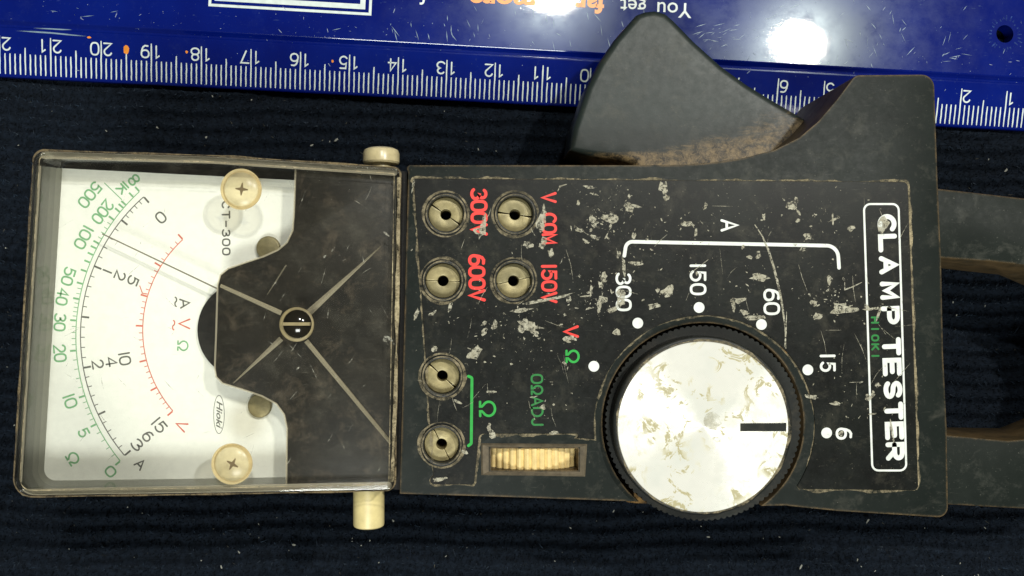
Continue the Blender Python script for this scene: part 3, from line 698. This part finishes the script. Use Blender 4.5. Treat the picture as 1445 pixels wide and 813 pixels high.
# long curved scratches
for pts, wd in (([(1065, 317), (1075, 332), (1084, 352), (1092, 378), (1099, 405), (1104, 432), (1108, 462), (1109, 492)], 2.6), ([(1110, 440), (1109, 470), (1107, 490)], 1.6), ([(787, 270), (790, 263), (800, 260)], 1.6), ([(719, 300), (731, 298)], .1),
                ([(975, 385), (1000, 366)], 1.8), ([(973, 412), (968, 424)], 1.0), ([(1192, 398), (1192, 409), (1205, 404), (1217, 398)], 1.4), ([(1244, 463), (1262, 478)], 1.2), ([(1240, 458), (1250, 472)], 1.0), ([(810, 318), (835, 335)], 1.0), ([(1165, 466), (1187, 466)], 1.0)):
    zi[0] += 1; ribbon(V, Fc, pts, wd, ZF + .0025 + (zi[0] % 300) * 6e-6, False, False, wfun=lambda t: .35 + 1.0 * math.sin(PI * min(max(t, .02), .98)))
cl = [(855, 300, 35, 50, 110), (1180, 420, 45, 35, 75), (1160, 320, 60, 45, 35), (830, 420, 30, 40, 90), (745, 460, 45, 35, 70), (1060, 410, 50, 50, 35), (950, 380, 80, 60, 45), (900, 340, 80, 60, 50), (1200, 540, 45, 60, 30), (700, 440, 80, 50, 40), (640, 470, 60, 100, 30), (1230, 600, 40, 50, 25), (770, 560, 60, 50, 40), (1040, 300, 150, 35, 60)]
for cx, cy, sx_, sy_, n_ in cl:
    for i in range(n_):
        x_, y_ = random.gauss(cx, sx_ * .6), random.gauss(cy, sy_ * .6)
        if not (580 < x_ < 1275 and 262 < y_ < 600): continue
        if math.hypot(x_ - KC[0], y_ - KC[1]) < 162 or any(math.hypot(x_ - c0[0], y_ - c0[1]) < 36 for c0, _ in sockets): continue
        r = min(3.2, random.expovariate(1 / .55) + .3); sc_(x_, y_, r * random.uniform(.6, 2.0), r * random.uniform(.35, .9), random.uniform(0, PI), 7, .5)
for i in range(70):
    x_, y_ = random.uniform(585, 1275), random.uniform(265, 600)
    if math.hypot(x_ - KC[0], y_ - KC[1]) < 185: continue
    a = random.choice([1.4, 1.4, .1, -.8]) + random.gauss(0, .25); L = random.uniform(8, 45)
    ribbon(V, Fc, [(x_, y_), (x_ + L * .5 * math.cos(a) + random.uniform(-2, 2), y_ + L * .5 * math.sin(a)), (x_ + L * math.cos(a), y_ + L * math.sin(a))], random.uniform(.3, .8), ZF + .0042 + i * 5e-6, False, False, wfun=lambda t: .25 + math.sin(PI * t))
flat_obj('scuff_marks', V, Fc, M['scuff'], T, 'stuff')

# thumb wheel in its recess
fr_out = [(679, 626), (829, 627), (826, 673), (679, 671)]
ro = W(fr_out, ZT + .03); ri = W([(692, 632), (817, 632), (817, 665), (692, 665)], ZT + .03); rd = W([(694, 633.5), (815, 633.5), (815, 663.5), (694, 663.5)], ZT + .03)
V = [(*p, ZT + .001) for p in ro] + [(*p, ZT + .035) for p in W([(681, 628), (826, 629), (824, 670), (682, 669)], ZT + .03)] + [(*p, ZT - .01) for p in ri] + [(*p, ZT - .6) for p in rd]
Fc = []
for L in range(3):
    for i in range(4): j = (i + 1) % 4; Fc.append((4 * L + i, 4 * L + j, 4 * L + 4 + j, 4 * L + 4 + i))
Fc.append((12, 13, 14, 15))
me = mesh_from(V, Fc); bm = bmesh.new(); bm.from_mesh(me); bmesh.ops.recalc_face_normals(bm, faces=bm.faces); bm.to_mesh(me); bm.free()
if me.polygons[-1].normal.z < 0: me.flip_normals()
rec = link_mesh('wheel_recess', me, M['frame'], T)
cw_ = P(754.5, 648.5, ZT); Rw = 0.98; NW = 46; V = []; Fc = []; hwid = 0.195
prof_w = []
for i in range(NW * 4):
    a = 2 * PI * i / (NW * 4); r = Rw - (0.0, 0.006, 0.045, 0.012)[i % 4]; prof_w.append((r * math.sin(a), r * math.cos(a)))
zc_ = ZT - 0.56 - Rw + 0.54
for s, sr in ((-hwid, .985), (-hwid + .02, 1), (hwid - .02, 1), (hwid, .985)):
    for a, b_ in prof_w: V.append((cw_.x + a * sr, cw_.y + s, zc_ + b_ * sr))
n = len(prof_w)
for L in range(3):
    for i in range(n): j = (i + 1) % n; Fc.append((L * n + i, L * n + j, (L + 1) * n + j, (L + 1) * n + i))
Fc += [tuple(range(n))[::-1], tuple(range(3 * n, 4 * n))]
me = mesh_from(V, Fc); bm = bmesh.new(); bm.from_mesh(me); bmesh.ops.recalc_face_normals(bm, faces=bm.faces); bm.to_mesh(me); bm.free()
link_mesh('thumb_wheel', me, M['wheel'], T)

# range dial
skirt_pts = []
for i in range(300):
    a = 2 * PI * i / 300; r = 138 if i % 3 else 135.6; skirt_pts.append((992 + r * math.cos(a), 597 + r * math.sin(a)))
knob = prism('range_dial', skirt_pts, 3.02, 3.50, M['knob'], T, ref=3.5)
kn2 = prism('dial_cap', circ(992, 601, 127, 128), 3.50, 3.88, M['knob'], knob, 0.05, ref=3.88)
foil = prism('foil_disc', circ(992, 602.5, 120.5, 128), 3.881, 3.90, M['foil'], knob, 0.008, ref=3.90, seg=1)
V = []; Fc = []; blob(V, Fc, (1006, 594), 12, 13, .3, 3.9025, 14, .15); blob(V, Fc, (1011, 620), 7, 4, .5, 3.9027, 10, .3)
flat_obj('hub_stain', V, Fc, worn('grey_stain', (0.38, 0.37, 0.29), (0.6, 0.58, 0.47), .42, .62, 5), knob, 'stuff')
prism('pointer_bar', [(1045, 597.5), (1109.5, 597), (1109.5, 608.5), (1045, 608.5)], 3.9005, 3.912, M['knob'], knob, ref=3.91)
dirt_line('rim_dirt', circ(992, 602, 121.5, 90), 3.0, 3.886, M['dust'], knob, True, .8)
prism('rusty_strip', [(868, 640), (893, 670), (925, 712), (885, 709), (872, 690)], 3.01, 3.06, M['rust'], T, ref=3.06)

# trigger lever
tr_out = fillet([(803, 213, 0), (808, 180, 0), (815, 160, 0), (828, 122, 0), (845, 88, 0), (868, 54, 0), (899, 19, 0), (911, 14.5, 0), (925, 13, 0), (940, 17, 0), (952, 27, 0), (981, 57, 0), (1020, 92, 0), (1056, 118, 0), (1092, 140, 0), (1142, 169, 0), (1200, 205, 0), (1180, 262, 0), (1000, 275, 0), (900, 262, 0), (893, 232, 0), (868, 226, 0), (835, 222, 0)], 4)
ZG = 2.25
def inset(pts, d):
    n = len(pts); s_ = 1 if area2(pts) > 0 else -1; out = []
    for i in range(n):
        a = Vector(pts[i - 1]); p = Vector(pts[i]); b_ = Vector(pts[(i + 1) % n])
        t = ((p - a).normalized() + (b_ - p).normalized()).normalized(); out.append((p.x - s_ * t.y * d, p.y + s_ * t.x * d))
    return out
LV = [(0, 1.35), (0, ZG - .16), (1.0, ZG - .085), (2.6, ZG - .045), (5, ZG - .018), (8, ZG - .004), (10.5, ZG)]
V = []; Fc = []; n = len(tr_out)
for d_, z_ in LV: V += [(*p, z_) for p in W(inset(tr_out, d_), ZG)]
for L in range(len(LV) - 1):
    for i in range(n): q = (i + 1) % n; Fc.append((L * n + i, L * n + q, (L + 1) * n + q, (L + 1) * n + i))
Fc += [tuple(range(n)), tuple(range(len(V) - 1, len(V) - 1 - n, -1))]
me = mesh_from(V, Fc); bm = bmesh.new(); bm.from_mesh(me); bmesh.ops.recalc_face_normals(bm, faces=bm.faces); bm.to_mesh(me); bm.free()
tg_ = link_mesh('trigger_lever', me, M['trigger'], T)
# fine top for the grime attribute
bm = bmesh.new(); bm.from_mesh(tg_.data)
top = [f_ for f_ in bm.faces if f_.normal.z > .99 and len(f_.verts) > 10]
bmesh.ops.triangulate(bm, faces=top)
for _ in range(4):
    ed = [e for e in bm.edges if all(f_.normal.z > .99 for f_ in e.link_faces) and e.calc_length() > .18]
    bmesh.ops.subdivide_edges(bm, edges=ed, cuts=1)
bmesh.ops.triangulate(bm, faces=[f_ for f_ in bm.faces if len(f_.verts) > 4])
bm.to_mesh(tg_.data); bm.free()
tg_.data.materials.clear(); tg_.data.materials.append(M['trigger'])
y0 = P(900, 225, ZG).y - T.location.y; x0 = P(800, 225, ZG).x - T.location.x; x1 = P(1150, 225, ZG).x - T.location.x
gr = []
for v_ in tg_.data.vertices:
    u = min(1, max(0, (v_.co.x - x0) / (x1 - x0))); hgt = 0.34 + 1.65 * u ** 2.3
    gr.append(max(0.0, 1 - max(0, v_.co.y - y0 + .12) / hgt) if u > .03 else 0)
at = tg_.data.attributes.new('grime', 'FLOAT', 'POINT'); at.data.foreach_set('value', gr)
smooth(tg_, 40)

# jaws
def jaw(top, bot, name):
    me = prism_w(W(top, 2.6), 0.9, 2.6, W(bot, 0.9)); o = link_mesh(name, me, M['jaw'], T)
    bake(o, [('BEVEL', dict(width=0.035, segments=2, limit_method='ANGLE', angle_limit=rad(30)))]); smooth(o, 35)
    o.data.materials.clear(); o.data.materials.append(M['jaw']); return o
jaw([(1285, 262), (1330, 267), (1445, 280), (1580, 300), (1690, 345), (1740, 489), (1600, 489), (1580, 430), (1540, 398), (1500, 383), (1445, 374), (1398, 369), (1328, 364), (1285, 360)],
    [(1285, 275), (1330, 278), (1435, 290), (1560, 310), (1660, 350), (1700, 489), (1565, 489), (1545, 455), (1510, 428), (1480, 415), (1442, 402), (1410, 388), (1328, 379), (1285, 376)], 'upper_jaw')
jaw([(1285, 610), (1336, 614), (1422, 622), (1445, 620), (1500, 610), (1550, 585), (1580, 550), (1600, 491), (1740, 491), (1700, 640), (1600, 705), (1445, 718), (1388, 715), (1336, 712), (1285, 709)],
    [(1285, 599), (1336, 603), (1410, 604), (1440, 592), (1480, 575), (1515, 560), (1545, 530), (1565, 491), (1700, 491), (1665, 625), (1580, 680), (1440, 695), (1388, 698), (1336, 697), (1285, 695)], 'lower_jaw')

# ------------------------------------------------------------------ meter
CT = 3.95
cov = fillet([(47, 211, 16), (300, 219, 0), (566, 236, 12), (558, 693, 14), (300, 698, 0), (17, 702, 26)], 8)
def inset(pts, d):
    n = len(pts); s = 1 if area2(pts) > 0 else -1; out = []
    for i in range(n):
        a = Vector(pts[i - 1]); p = Vector(pts[i]); b_ = Vector(pts[(i + 1) % n])
        t = ((p - a).normalized() + (b_ - p).normalized()).normalized(); out.append((p.x - s * t.y * d, p.y + s * t.x * d))
    return out
covu = [p for i, p in enumerate(cov) if i == 0 or (p[0] - cov[i - 1][0]) ** 2 + (p[1] - cov[i - 1][1]) ** 2 > .2]
prism('meter_housing', [p for p in inset(covu, 3)], 0.9, 2.95, M['dark'], T, 0.03, ref=CT)
prism('meter_foot', fillet([(90, 260, 12), (560, 270, 6), (560, 640, 6), (75, 650, 12)]), -0.03, 0.9, M['dark'], T, ref=CT)
# hollow wall of the clear cover
def ring_wall(outer, d, zb, zt, name, m_, parent):
    o_ = W(outer, CT); i_ = W(inset(outer, d), CT); k = len(o_)
    V = [(*p, zt) for p in o_] + [(*p, zt) for p in i_] + [(*p, zb) for p in o_] + [(*p, zb) for p in i_]; Fc = []
    for j in range(k):
        q = (j + 1) % k
        Fc += [(j, k + j, k + q, q), (2 * k + j, 2 * k + q, 3 * k + q, 3 * k + j), (j, q, 2 * k + q, 2 * k + j), (k + j, 3 * k + j, 3 * k + q, k + q)]
    me = mesh_from(V, Fc); bm = bmesh.new(); bm.from_mesh(me); bmesh.ops.recalc_face_normals(bm, faces=bm.faces); bm.to_mesh(me); bm.free()
    o = link_mesh(name, me, m_, parent); smooth(o, 40); return o
cover = prism('meter_cover', covu, CT - 0.13, CT, M['clear'], T, 0.035)
ring_wall(covu, 9, 2.955, CT - 0.135, 'cover_wall', M['milky'], cover)
dirt_line('edge_grime', inset(covu, 0.6), 2.4, CT + .003, M['grime'], cover, True, .25, 5)
dirt_line('edge_grime', inset(covu, 9.5), 1.2, CT + .002, M['dustl'], cover, True, .3, 5, 2)
dirt_line('edge_grime', [(563, 250), (561, 400), (558, 560), (553, 680)], 4.0, CT + .004, M['dustl'], cover, False, .3, 5)
for pts in ([(62, 219), (300, 226), (556, 243)], [(34, 695), (300, 690), (548, 685)]):
    V = []; Fc = []; ribbon(V, Fc, pts, 10, CT - .134, False); flat_obj('clouded_rim', V, Fc, M['ridge'], cover)
V = []; Fc = []; ribbon(V, Fc, [(57, 235), (43, 460), (30, 680)], 2.4, CT - .134, False); flat_obj('clouded_rim', V, Fc, M['ridge'], cover)
# dial card
ZD = 3.12
dial = prism('dial_card', fillet([(77, 237, 5), (566, 262, 0), (556, 684, 0), (52, 697, 4)]), ZD - .05, ZD, M['paper'], T, ref=ZD)
ZI = ZD + .003
def fitc(pts):
    A = np.array([[2 * x_, 2 * y_, 1] for x_, y_ in pts]); b_ = np.array([x_ * x_ + y_ * y_ for x_, y_ in pts]); s = np.linalg.lstsq(A, b_, rcond=None)[0]
    return s[0], s[1], math.sqrt(s[2] + s[0] ** 2 + s[1] ** 2)
bx, by, br = fitc([(203, 278), (172, 311), (151.6, 335), (134, 376), (119, 418), (113.5, 459), (113.5, 474), (119, 519), (138, 585), (175.7, 643)])
gx, gy, grr = fitc([(197, 271), (145, 332), (127, 372), (110, 430), (108.5, 474), (113.7, 526), (132.6, 598.5), (170.5, 650)])
qx, qy, qr = fitc([(258, 338), (227, 376), (206.7, 417.7), (203, 455), (203, 474), (217, 543), (244.6, 579.5)])
def ang_of(c, p): return math.atan2(p[1] - c[1], p[0] - c[0]) % (2 * PI)
def scale(name, c, r, p0, p1, m_, ticks, inner, wd=1.4):
    V = []; Fc = []; a0, a1 = ang_of(c, p0), ang_of(c, p1)
    ribbon(V, Fc, circ(*c, r, 60, a0, a1, False), wd, ZI, False, False); flat_obj(name + '_arc', V, Fc, m_, dial)
    V = []; Fc = []; sgn = -1 if inner else 1
    for a, L, tw in ticks:
        ca, sa = math.cos(a), math.sin(a)
        ribbon(V, Fc, [(c[0] + (r + sgn * .8) * ca, c[1] + (r + sgn * .8) * sa), (c[0] + (r + sgn * L) * ca, c[1] + (r + sgn * L) * sa)], tw, ZI + .0003, False, False)
    flat_obj(name + '_ticks', V, Fc, m_, dial, 'stuff')
maj = [(203, 278), (172, 311), (134, 376), (114.5, 447), (119, 519), (139, 585), (175.7, 643)]
tk = []
A_ = [ang_of((bx, by), p) for p in maj]
for i, a in enumerate(A_):
    tk.append((a, 11, 2.6))
    if i < len(A_) - 1: tk += [(lerp(a, A_[i + 1], j / 5), 6, 1.1) for j in range(1, 5)]
scale('ampere_scale', (bx, by), br, maj[0], maj[-1], M['dblack'], tk, True)
maj = [(258, 338), (227, 376), (205, 417.7), (201, 460), (204, 509), (217, 549), (244.6, 579.5)]
A_ = [ang_of((qx, qy), p) for p in maj]; tk = []
for i, a in enumerate(A_):
    tk.append((a, 10, 2.4))
    if i < len(A_) - 1: tk += [(lerp(a, A_[i + 1], j / 5), 5.5, 1.1) for j in range(1, 5)]
scale('volt_scale', (qx, qy), qr, maj[0], maj[-1], M['dred'], tk, False)
gm = [(194.6, 268), (186, 276), (175, 287), (171, 291), (165, 296), (156.7, 307.5), (134, 341), (130, 348), (125.7, 357.4), (120.5, 368), (117, 381.5), (110, 399), (105, 421), (102, 452), (104, 495), (115, 560), (133, 600), (170.5, 650)]
tk = [(ang_of((gx, gy), p), 9, 2.6) for p in gm]
A_ = [t_[0] for t_ in tk]
for i, nmi in ((5, 4), (11, 2), (12, 4), (13, 4), (14, 4), (15, 4), (16, 4)):
    tk += [(lerp(A_[i], A_[i + 1], j / (nmi + 1)), 6, 1.0) for j in range(1, nmi + 1)]
scale('ohm_scale', (gx, gy), grr, gm[0], gm[-1], M['dgreen'], tk, False, 1.3)
def dt(s, c0, h, tot, wt, m_, cen=None, gap=.25, **k):
    cen = cen or (bx, by); u = Vector((cen[0] - c0[0], cen[1] - c0[1])).normalized(); r = (-u.y, u.x)   # tops point to the pivot
    return text('scale_numeral', s, c0, r, h, tot, wt, ZI + .0006, m_, dial, gap=gap, **k)
for s, c0, h, tot in (('%', (189, 254), 11, 15), ('1K', (173, 265), 11, 15), ('500', (127, 275), 15, 38), ('200', (145, 299), 15, 34), ('100', (118, 335), 15, 32), ('50', (96.5, 390), 15, 24), ('40', (88, 419), 15, 22), ('30', (84.5, 455), 15, 23),
                      ('20', (84.5, 498.5), 16, 23), ('10', (99, 566), 16, 18), ('5', (118, 610.5), 14, 10), ('W', (103, 647), 15, 15), ('0', (156, 665.5), 13, 13)):
    dt(s, c0, h, tot, 2.5, M['dgreen'], mono=(s not in ('10', '1K', '100')))
for s, c0, h, tot in (('0', (227, 307), 15, 11), ('1', (151.5, 383), 12, 4), ('2', (169.5, 389), 14, 11), ('5', (187.7, 396), 14, 12), ('2', (138, 514), 15, 11), ('4', (157, 510.6), 15, 12), ('10', (176, 506), 15, 17), ('3', (193.6, 627.7), 14, 14),
                      ('6', (208.5, 615.7), 14, 11), ('15', (224.6, 600), 15, 19), ('A', (198, 655), 13, 11)):
    dt(s, c0, h, tot, 2.3, M['dblack'], mono=(s not in ('10', '15')))
D2 = (-0.03, 1)
text('scale_symbol', 'A', (261, 428), (.1, 1), 13, 12, 2.3, ZI, M['dblack'], dial); text('scale_symbol', '~', (248, 426), (.1, 1), 5, 13, 1.8, ZI, M['dblack'], dial)
text('scale_symbol', 'V', (260, 457), (-.02, 1), 15, 13, 2.3, ZI, M['dred'], dial); text('scale_symbol', '~', (245, 459), (0, 1), 5, 13, 1.8, ZI, M['dred'], dial)
text('scale_symbol', 'W', (258, 488), D2, 14, 13, 2.1, ZI, M['dgreen'], dial)
text('scale_symbol', 'V', (255.6, 601), (-.45, 1), 15, 12, 2.3, ZI, M['dred'], dial)
V = []; Fc = []; ribbon(V, Fc, [(147, 258), (172, 282)], 1.2, ZI, False, False); flat_obj('leader_line', V, Fc, M['dgreen'], dial)
V = []; Fc = []; ribbon(V, Fc, [(197, 403), (201, 414), (208, 415)], 1.3, ZI + .001, False, False); flat_obj('leader_line', V, Fc, M['dred'], dial)
text('printed_word', 'CT-300', (319, 323), (0.01, 1), 10, 0, 2.2, ZI, M['dblack'], dial, centers=[-34, -20, -7, 6, 19, 32], cw=9)
V = []; Fc = []; ribbon(V, Fc, [(309 + 7.5 * math.cos(a * PI / 20), 585 + 27 * math.sin(a * PI / 20)) for a in range(40)], .8, ZI, True); flat_obj('printed_oval', V, Fc, M['dblack'], dial)
font_text('printed_word', 'Hioki', (306, 565), (-.02, 1), 8.5, ZI, M['dblack'], dial, 0.015, .35, 1.45)
V = []; Fc = []; ribbon(V, Fc, [(75, 691), (200, 688), (320, 684.5), (405, 683)], 1.8, ZI, False, False); flat_obj('card_edge_shadow', V, Fc, M['dblack'], dial)  # shadow at the card's lower edge, drawn as a dark line
# dark round opening under the mask, brass card screws
prism('coil_cover', circ(347, 466, 69, 64), ZD + .001, ZD + .10, M['dark'], T, 0.02, ref=ZD + .1)
for c0 in ((378, 350), (366, 573)):
    s_o = prism('card_screw', circ(*c0, 17, 32), ZD + .001, ZD + .10, M['brass'], T, 0.03, ref=ZD + .1)
# black mask plate with its pale moulded edge
mk_left = [(417, 240), (415, 300), (413, 325), (405, 342), (392, 353), (372, 362), (345, 371), (322, 379), (311, 388), (307, 402), (305, 470), (303, 520), (305, 532), (314, 541), (340, 549), (370, 559), (390, 570), (401, 585), (405, 605), (404, 688)]
mk = mk_left + [(552, 686), (560, 246)]
ZM = 3.66
mask = prism('mask_plate', mk, ZM - .06, ZM, M['mask'], T, 0.01, ref=ZM)
V = []; Fc = []; ribbon(V, Fc, mk_left, 2.6, ZM + .012, False); flat_obj('moulded_edge', V, Fc, M['ridge'], mask)
# ridges moulded on the inside of the cover
def ridge(a, b_, w0, w1, z0=ZM + .014, hh=.05):
    a, b_ = Vector(a), Vector(b_); t = (b_ - a).normalized(); n_ = Vector((-t.y, t.x)); V = []
    for p, w_ in ((a, w0), (b_, w1)):
        for s, z_ in ((-1, z0), (0, z0 + hh * min(1, w_ / 4)), (1, z0)): q = p + n_ * (s * w_ / 2); V.append(tuple(P(q.x, q.y, z_)))
    me = mesh_from(V, [(0, 1, 4, 3), (1, 2, 5, 4), (0, 3, 5, 2), (0, 2, 1), (3, 4, 5)]); bm = bmesh.new(); bm.from_mesh(me); bmesh.ops.recalc_face_normals(bm, faces=bm.faces); bm.to_mesh(me); bm.free()
    link_mesh('moulded_ridge', me, M['ridge'], cover)
ridge((397, 442), (311, 403), 7, 5); ridge((434, 443), (537, 348), 10, 1.4); ridge((397, 478), (329, 541), 8, 1.4); ridge((432, 481), (552, 626), 7, 5)
ridge((377, 416), (404, 374), 1, 2.4)
V = []; Fc = []
for i in range(70):
    x_, y_ = random.uniform(90, 540), random.uniform(240, 680); a = random.choice([.9, -1.1, 2.2]) + random.gauss(0, .3); L = random.uniform(4, 26)
    ribbon(V, Fc, [(x_, y_), (x_ + L * .5 * math.cos(a) + random.uniform(-1, 1), y_ + L * .5 * math.sin(a)), (x_ + L * math.cos(a), y_ + L * math.sin(a))], random.uniform(.35, .9), CT + .003 + i * 1e-5, False, False, wfun=lambda t: .3 + math.sin(PI * t))
for q in ((388, 400, 5, 1.2), (458, 362, 3, 1.6), (470, 352, 4, 1.4), (480, 360, 2, 1.2), (420, 520, 3, 1), (447, 527, 1.5, 1.5), (545, 330, 1.5, 5), (548, 480, 5, 12)): blob(V, Fc, q[:2], q[2], q[3], -.9, CT + .0045, 9, .4)
flat_obj('scratch_marks', V, Fc, worn('cover_scratches', (0.45, 0.45, 0.37), (0.28, 0.26, 0.2), .45, .62, 9), cover, 'stuff')
# zero-adjust screw with slot
prism('zero_adjuster', circ(418, 458, 24.5, 40), CT - .05, CT + .04, M['olive'], T, 0.03, ref=CT + .04)
def dome(name, c0, r, z0, h_, m_, parent, n=40, rings=8, flat=0.0):
    V = []; Fc = []
    for i in range(rings):
        a = (PI / 2) * i / rings
        for x_, y_ in circ(*c0, r * math.cos(a), n): q = P(x_, y_, z0 + .1); V.append((q.x, q.y, z0 + h_ * math.sin(a)))
    q = P(*c0, z0 + .1); V.append((q.x, q.y, z0 + h_))
    for i in range(rings - 1):
        for j in range(n): k = (j + 1) % n; Fc.append((i * n + j, i * n + k, (i + 1) * n + k, (i + 1) * n + j))
    for j in range(n): Fc.append(((rings - 1) * n + j, (rings - 1) * n + (j + 1) % n, rings * n))
    me = mesh_from(V, Fc); bm = bmesh.new(); bm.from_mesh(me); bmesh.ops.recalc_face_normals(bm, faces=bm.faces); bm.to_mesh(me); bm.free()
    if me.polygons[-1].normal.z < 0: me.flip_normals()
    o = link_mesh(name, me, m_, parent); smooth(o, 60); return o
m, nt, b = mat('glossy_dark_screw'); b.inputs['Base Color'].default_value = (.014, .012, .008, 1); b.inputs['Roughness'].default_value = .12; M['gloss'] = m
dm = dome('adjuster_screw', (418, 457.5), 20.5, CT + .042, .14, M['gloss'], bpy.data.objects['zero_adjuster'])
prism('screw_slot', [(399.5, 455), (437, 455), (437, 459.5), (399.5, 459.5)], CT + .05, CT + .20, M['olive'], bpy.data.objects['zero_adjuster'], ref=CT + .18)
# cream cross-head screws holding the cover
for c0, ro_ in (((340, 267), .1), ((327, 655), .5)):
    s_o = dome('cover_screw', c0, 27.5, CT + .004, .12, M['nylonc'], T)
    V = []; Fc = []
    for a in (ro_, ro_ + PI / 2):
        ca, sa = math.cos(a), math.sin(a); cx, cy = c0[0] + 1, c0[1]
        ribbon(V, Fc, [(cx - 9 * ca, cy - 9 * sa), (cx, cy), (cx + 9 * ca, cy + 9 * sa)], 4.2, CT + .1265 + .0008 * (a > ro_ + .1), False, False, wfun=lambda t: 1.3 - abs(t - .5) * 2.0)
    flat_obj('cross_recess', V, Fc, paint('dirty_recess', (.14, .10, .045), .8), s_o)
    link_mesh('flange', annulus(*c0, 24, 29, CT + .002, CT + .03), M['nylonc'], s_o)
# needle
V = []
def P3(x_, y_, z_): return tuple(P(x_, y_, z_))
a, b_ = Vector((144, 330)), Vector((400, 452)); t = (b_ - a).normalized(); n_ = Vector((-t.y, t.x)); ZN = ZD + .36
V = [P3(*(a + n_ * .8), ZN), P3(*(a - n_ * .8), ZN), P3(*(b_ - n_ * 1.1), ZN), P3(*(b_ + n_ * 1.1), ZN)]; V += [(x_, y_, z_ - .02) for x_, y_, z_ in V]
me = mesh_from(V, [(0, 1, 2, 3), (7, 6, 5, 4), (0, 4, 5, 1), (1, 5, 6, 2), (2, 6, 7, 3), (3, 7, 4, 0)]); bm = bmesh.new(); bm.from_mesh(me); bmesh.ops.recalc_face_normals(bm, faces=bm.faces); bm.to_mesh(me); bm.free()
link_mesh('needle', me, M['needle'], T)
# side pins
def pin(name, cx, y0_, y1_, r_px, z_, m_, head=False):
    """round pin lying along y, from inside the case (y0_) to its free end (y1_)"""
    A, B = P(cx, y0_, z_), P(cx, y1_, z_); r = r_px * pxlen(z_); ax = (B - A); L = ax.length; ax.normalize(); ux = Vector((0, 0, 1)); vx = ax.cross(ux)
    pr = [(0, r), (L - .05, r), (L - .02, r * .97), (L, r * .86), (L, 0.001)] if not head else [(0, r * .55), (L - .27, r * .55), (L - .27, r * .93), (L - .24, r), (L - .09, r), (L - .03, r * .93), (L, r * .75), (L + .012, .001)]
    n = 40; V = []; Fc = []
    for s, q in pr:
        for i in range(n): a = 2 * PI * i / n; V.append(tuple(A + ax * s + (ux * math.cos(a) + vx * math.sin(a)) * q))
    for k in range(len(pr) - 1):
        for i in range(n): j = (i + 1) % n; Fc.append((k * n + i, k * n + j, (k + 1) * n + j, (k + 1) * n + i))
    Fc.append(tuple(range(n)))
    me = mesh_from(V, Fc); bm = bmesh.new(); bm.from_mesh(me); bmesh.ops.recalc_face_normals(bm, faces=bm.faces); bm.to_mesh(me); bm.free()
    o = link_mesh(name, me, m_, T); smooth(o, 30); return o
pin('lock_pin', 538, 262, 210, 25.5, 3.0, M['nylon'], True)['label'] = 'cream pin with a wide round head'
pin('lock_pin', 520.5, 660, 743, 21.5, 3.0, M['nylon2'])['label'] = 'plain cream pin standing further out'
# narrow dark web between the cover and the housing
prism('joint_web', [(556, 240), (574, 242), (572, 692), (550, 690)], 1.0, 3.40, M['dark'], T, ref=3.4)

# ------------------------------------------------------------------ lint and crumbs on the fabric
V = []; Fc = []
spots = [(10, 518), (300, 76 + 60), (222, 150 + 30), (291, 194), (26, 205), (355, 141), (605, 690), (497, 760), (522, 763), (805, 745), (783, 792), (284, 791), (337, 779), (312, 800), (415, 769), (1345, 607 - 180), (1390, 432), (1350, 445), (1390, 730 + 15), (1355, 795), (1305, 745), (1130, 700 + 100), (1225, 735), (1000, 758), (955, 722), (497, 764), (700, 213), (675, 211), (866, 721), (1100, 758), (1210, 790), (555, 735), (20, 600), (8, 350), (440, 205), (150, 185), (1395, 225), (1420, 240), (475, 197), (180, 716), (365, 740)]
for i in range(45): spots.append((random.uniform(0, 1445), random.choice([random.uniform(120, 215), random.uniform(705, 813)])))
for i, (x_, y_) in enumerate(spots):
    r = random.uniform(.6, 2.0) if i < 40 else random.uniform(.4, 1.0); blob(V, Fc, (x_, y_), r * random.uniform(.8, 2.2), r * .7, random.uniform(0, PI), 0.055 + random.random() * .01, 6, .4)
flat_obj('lint_specks', V, Fc, M['lint'], None, 'stuff')
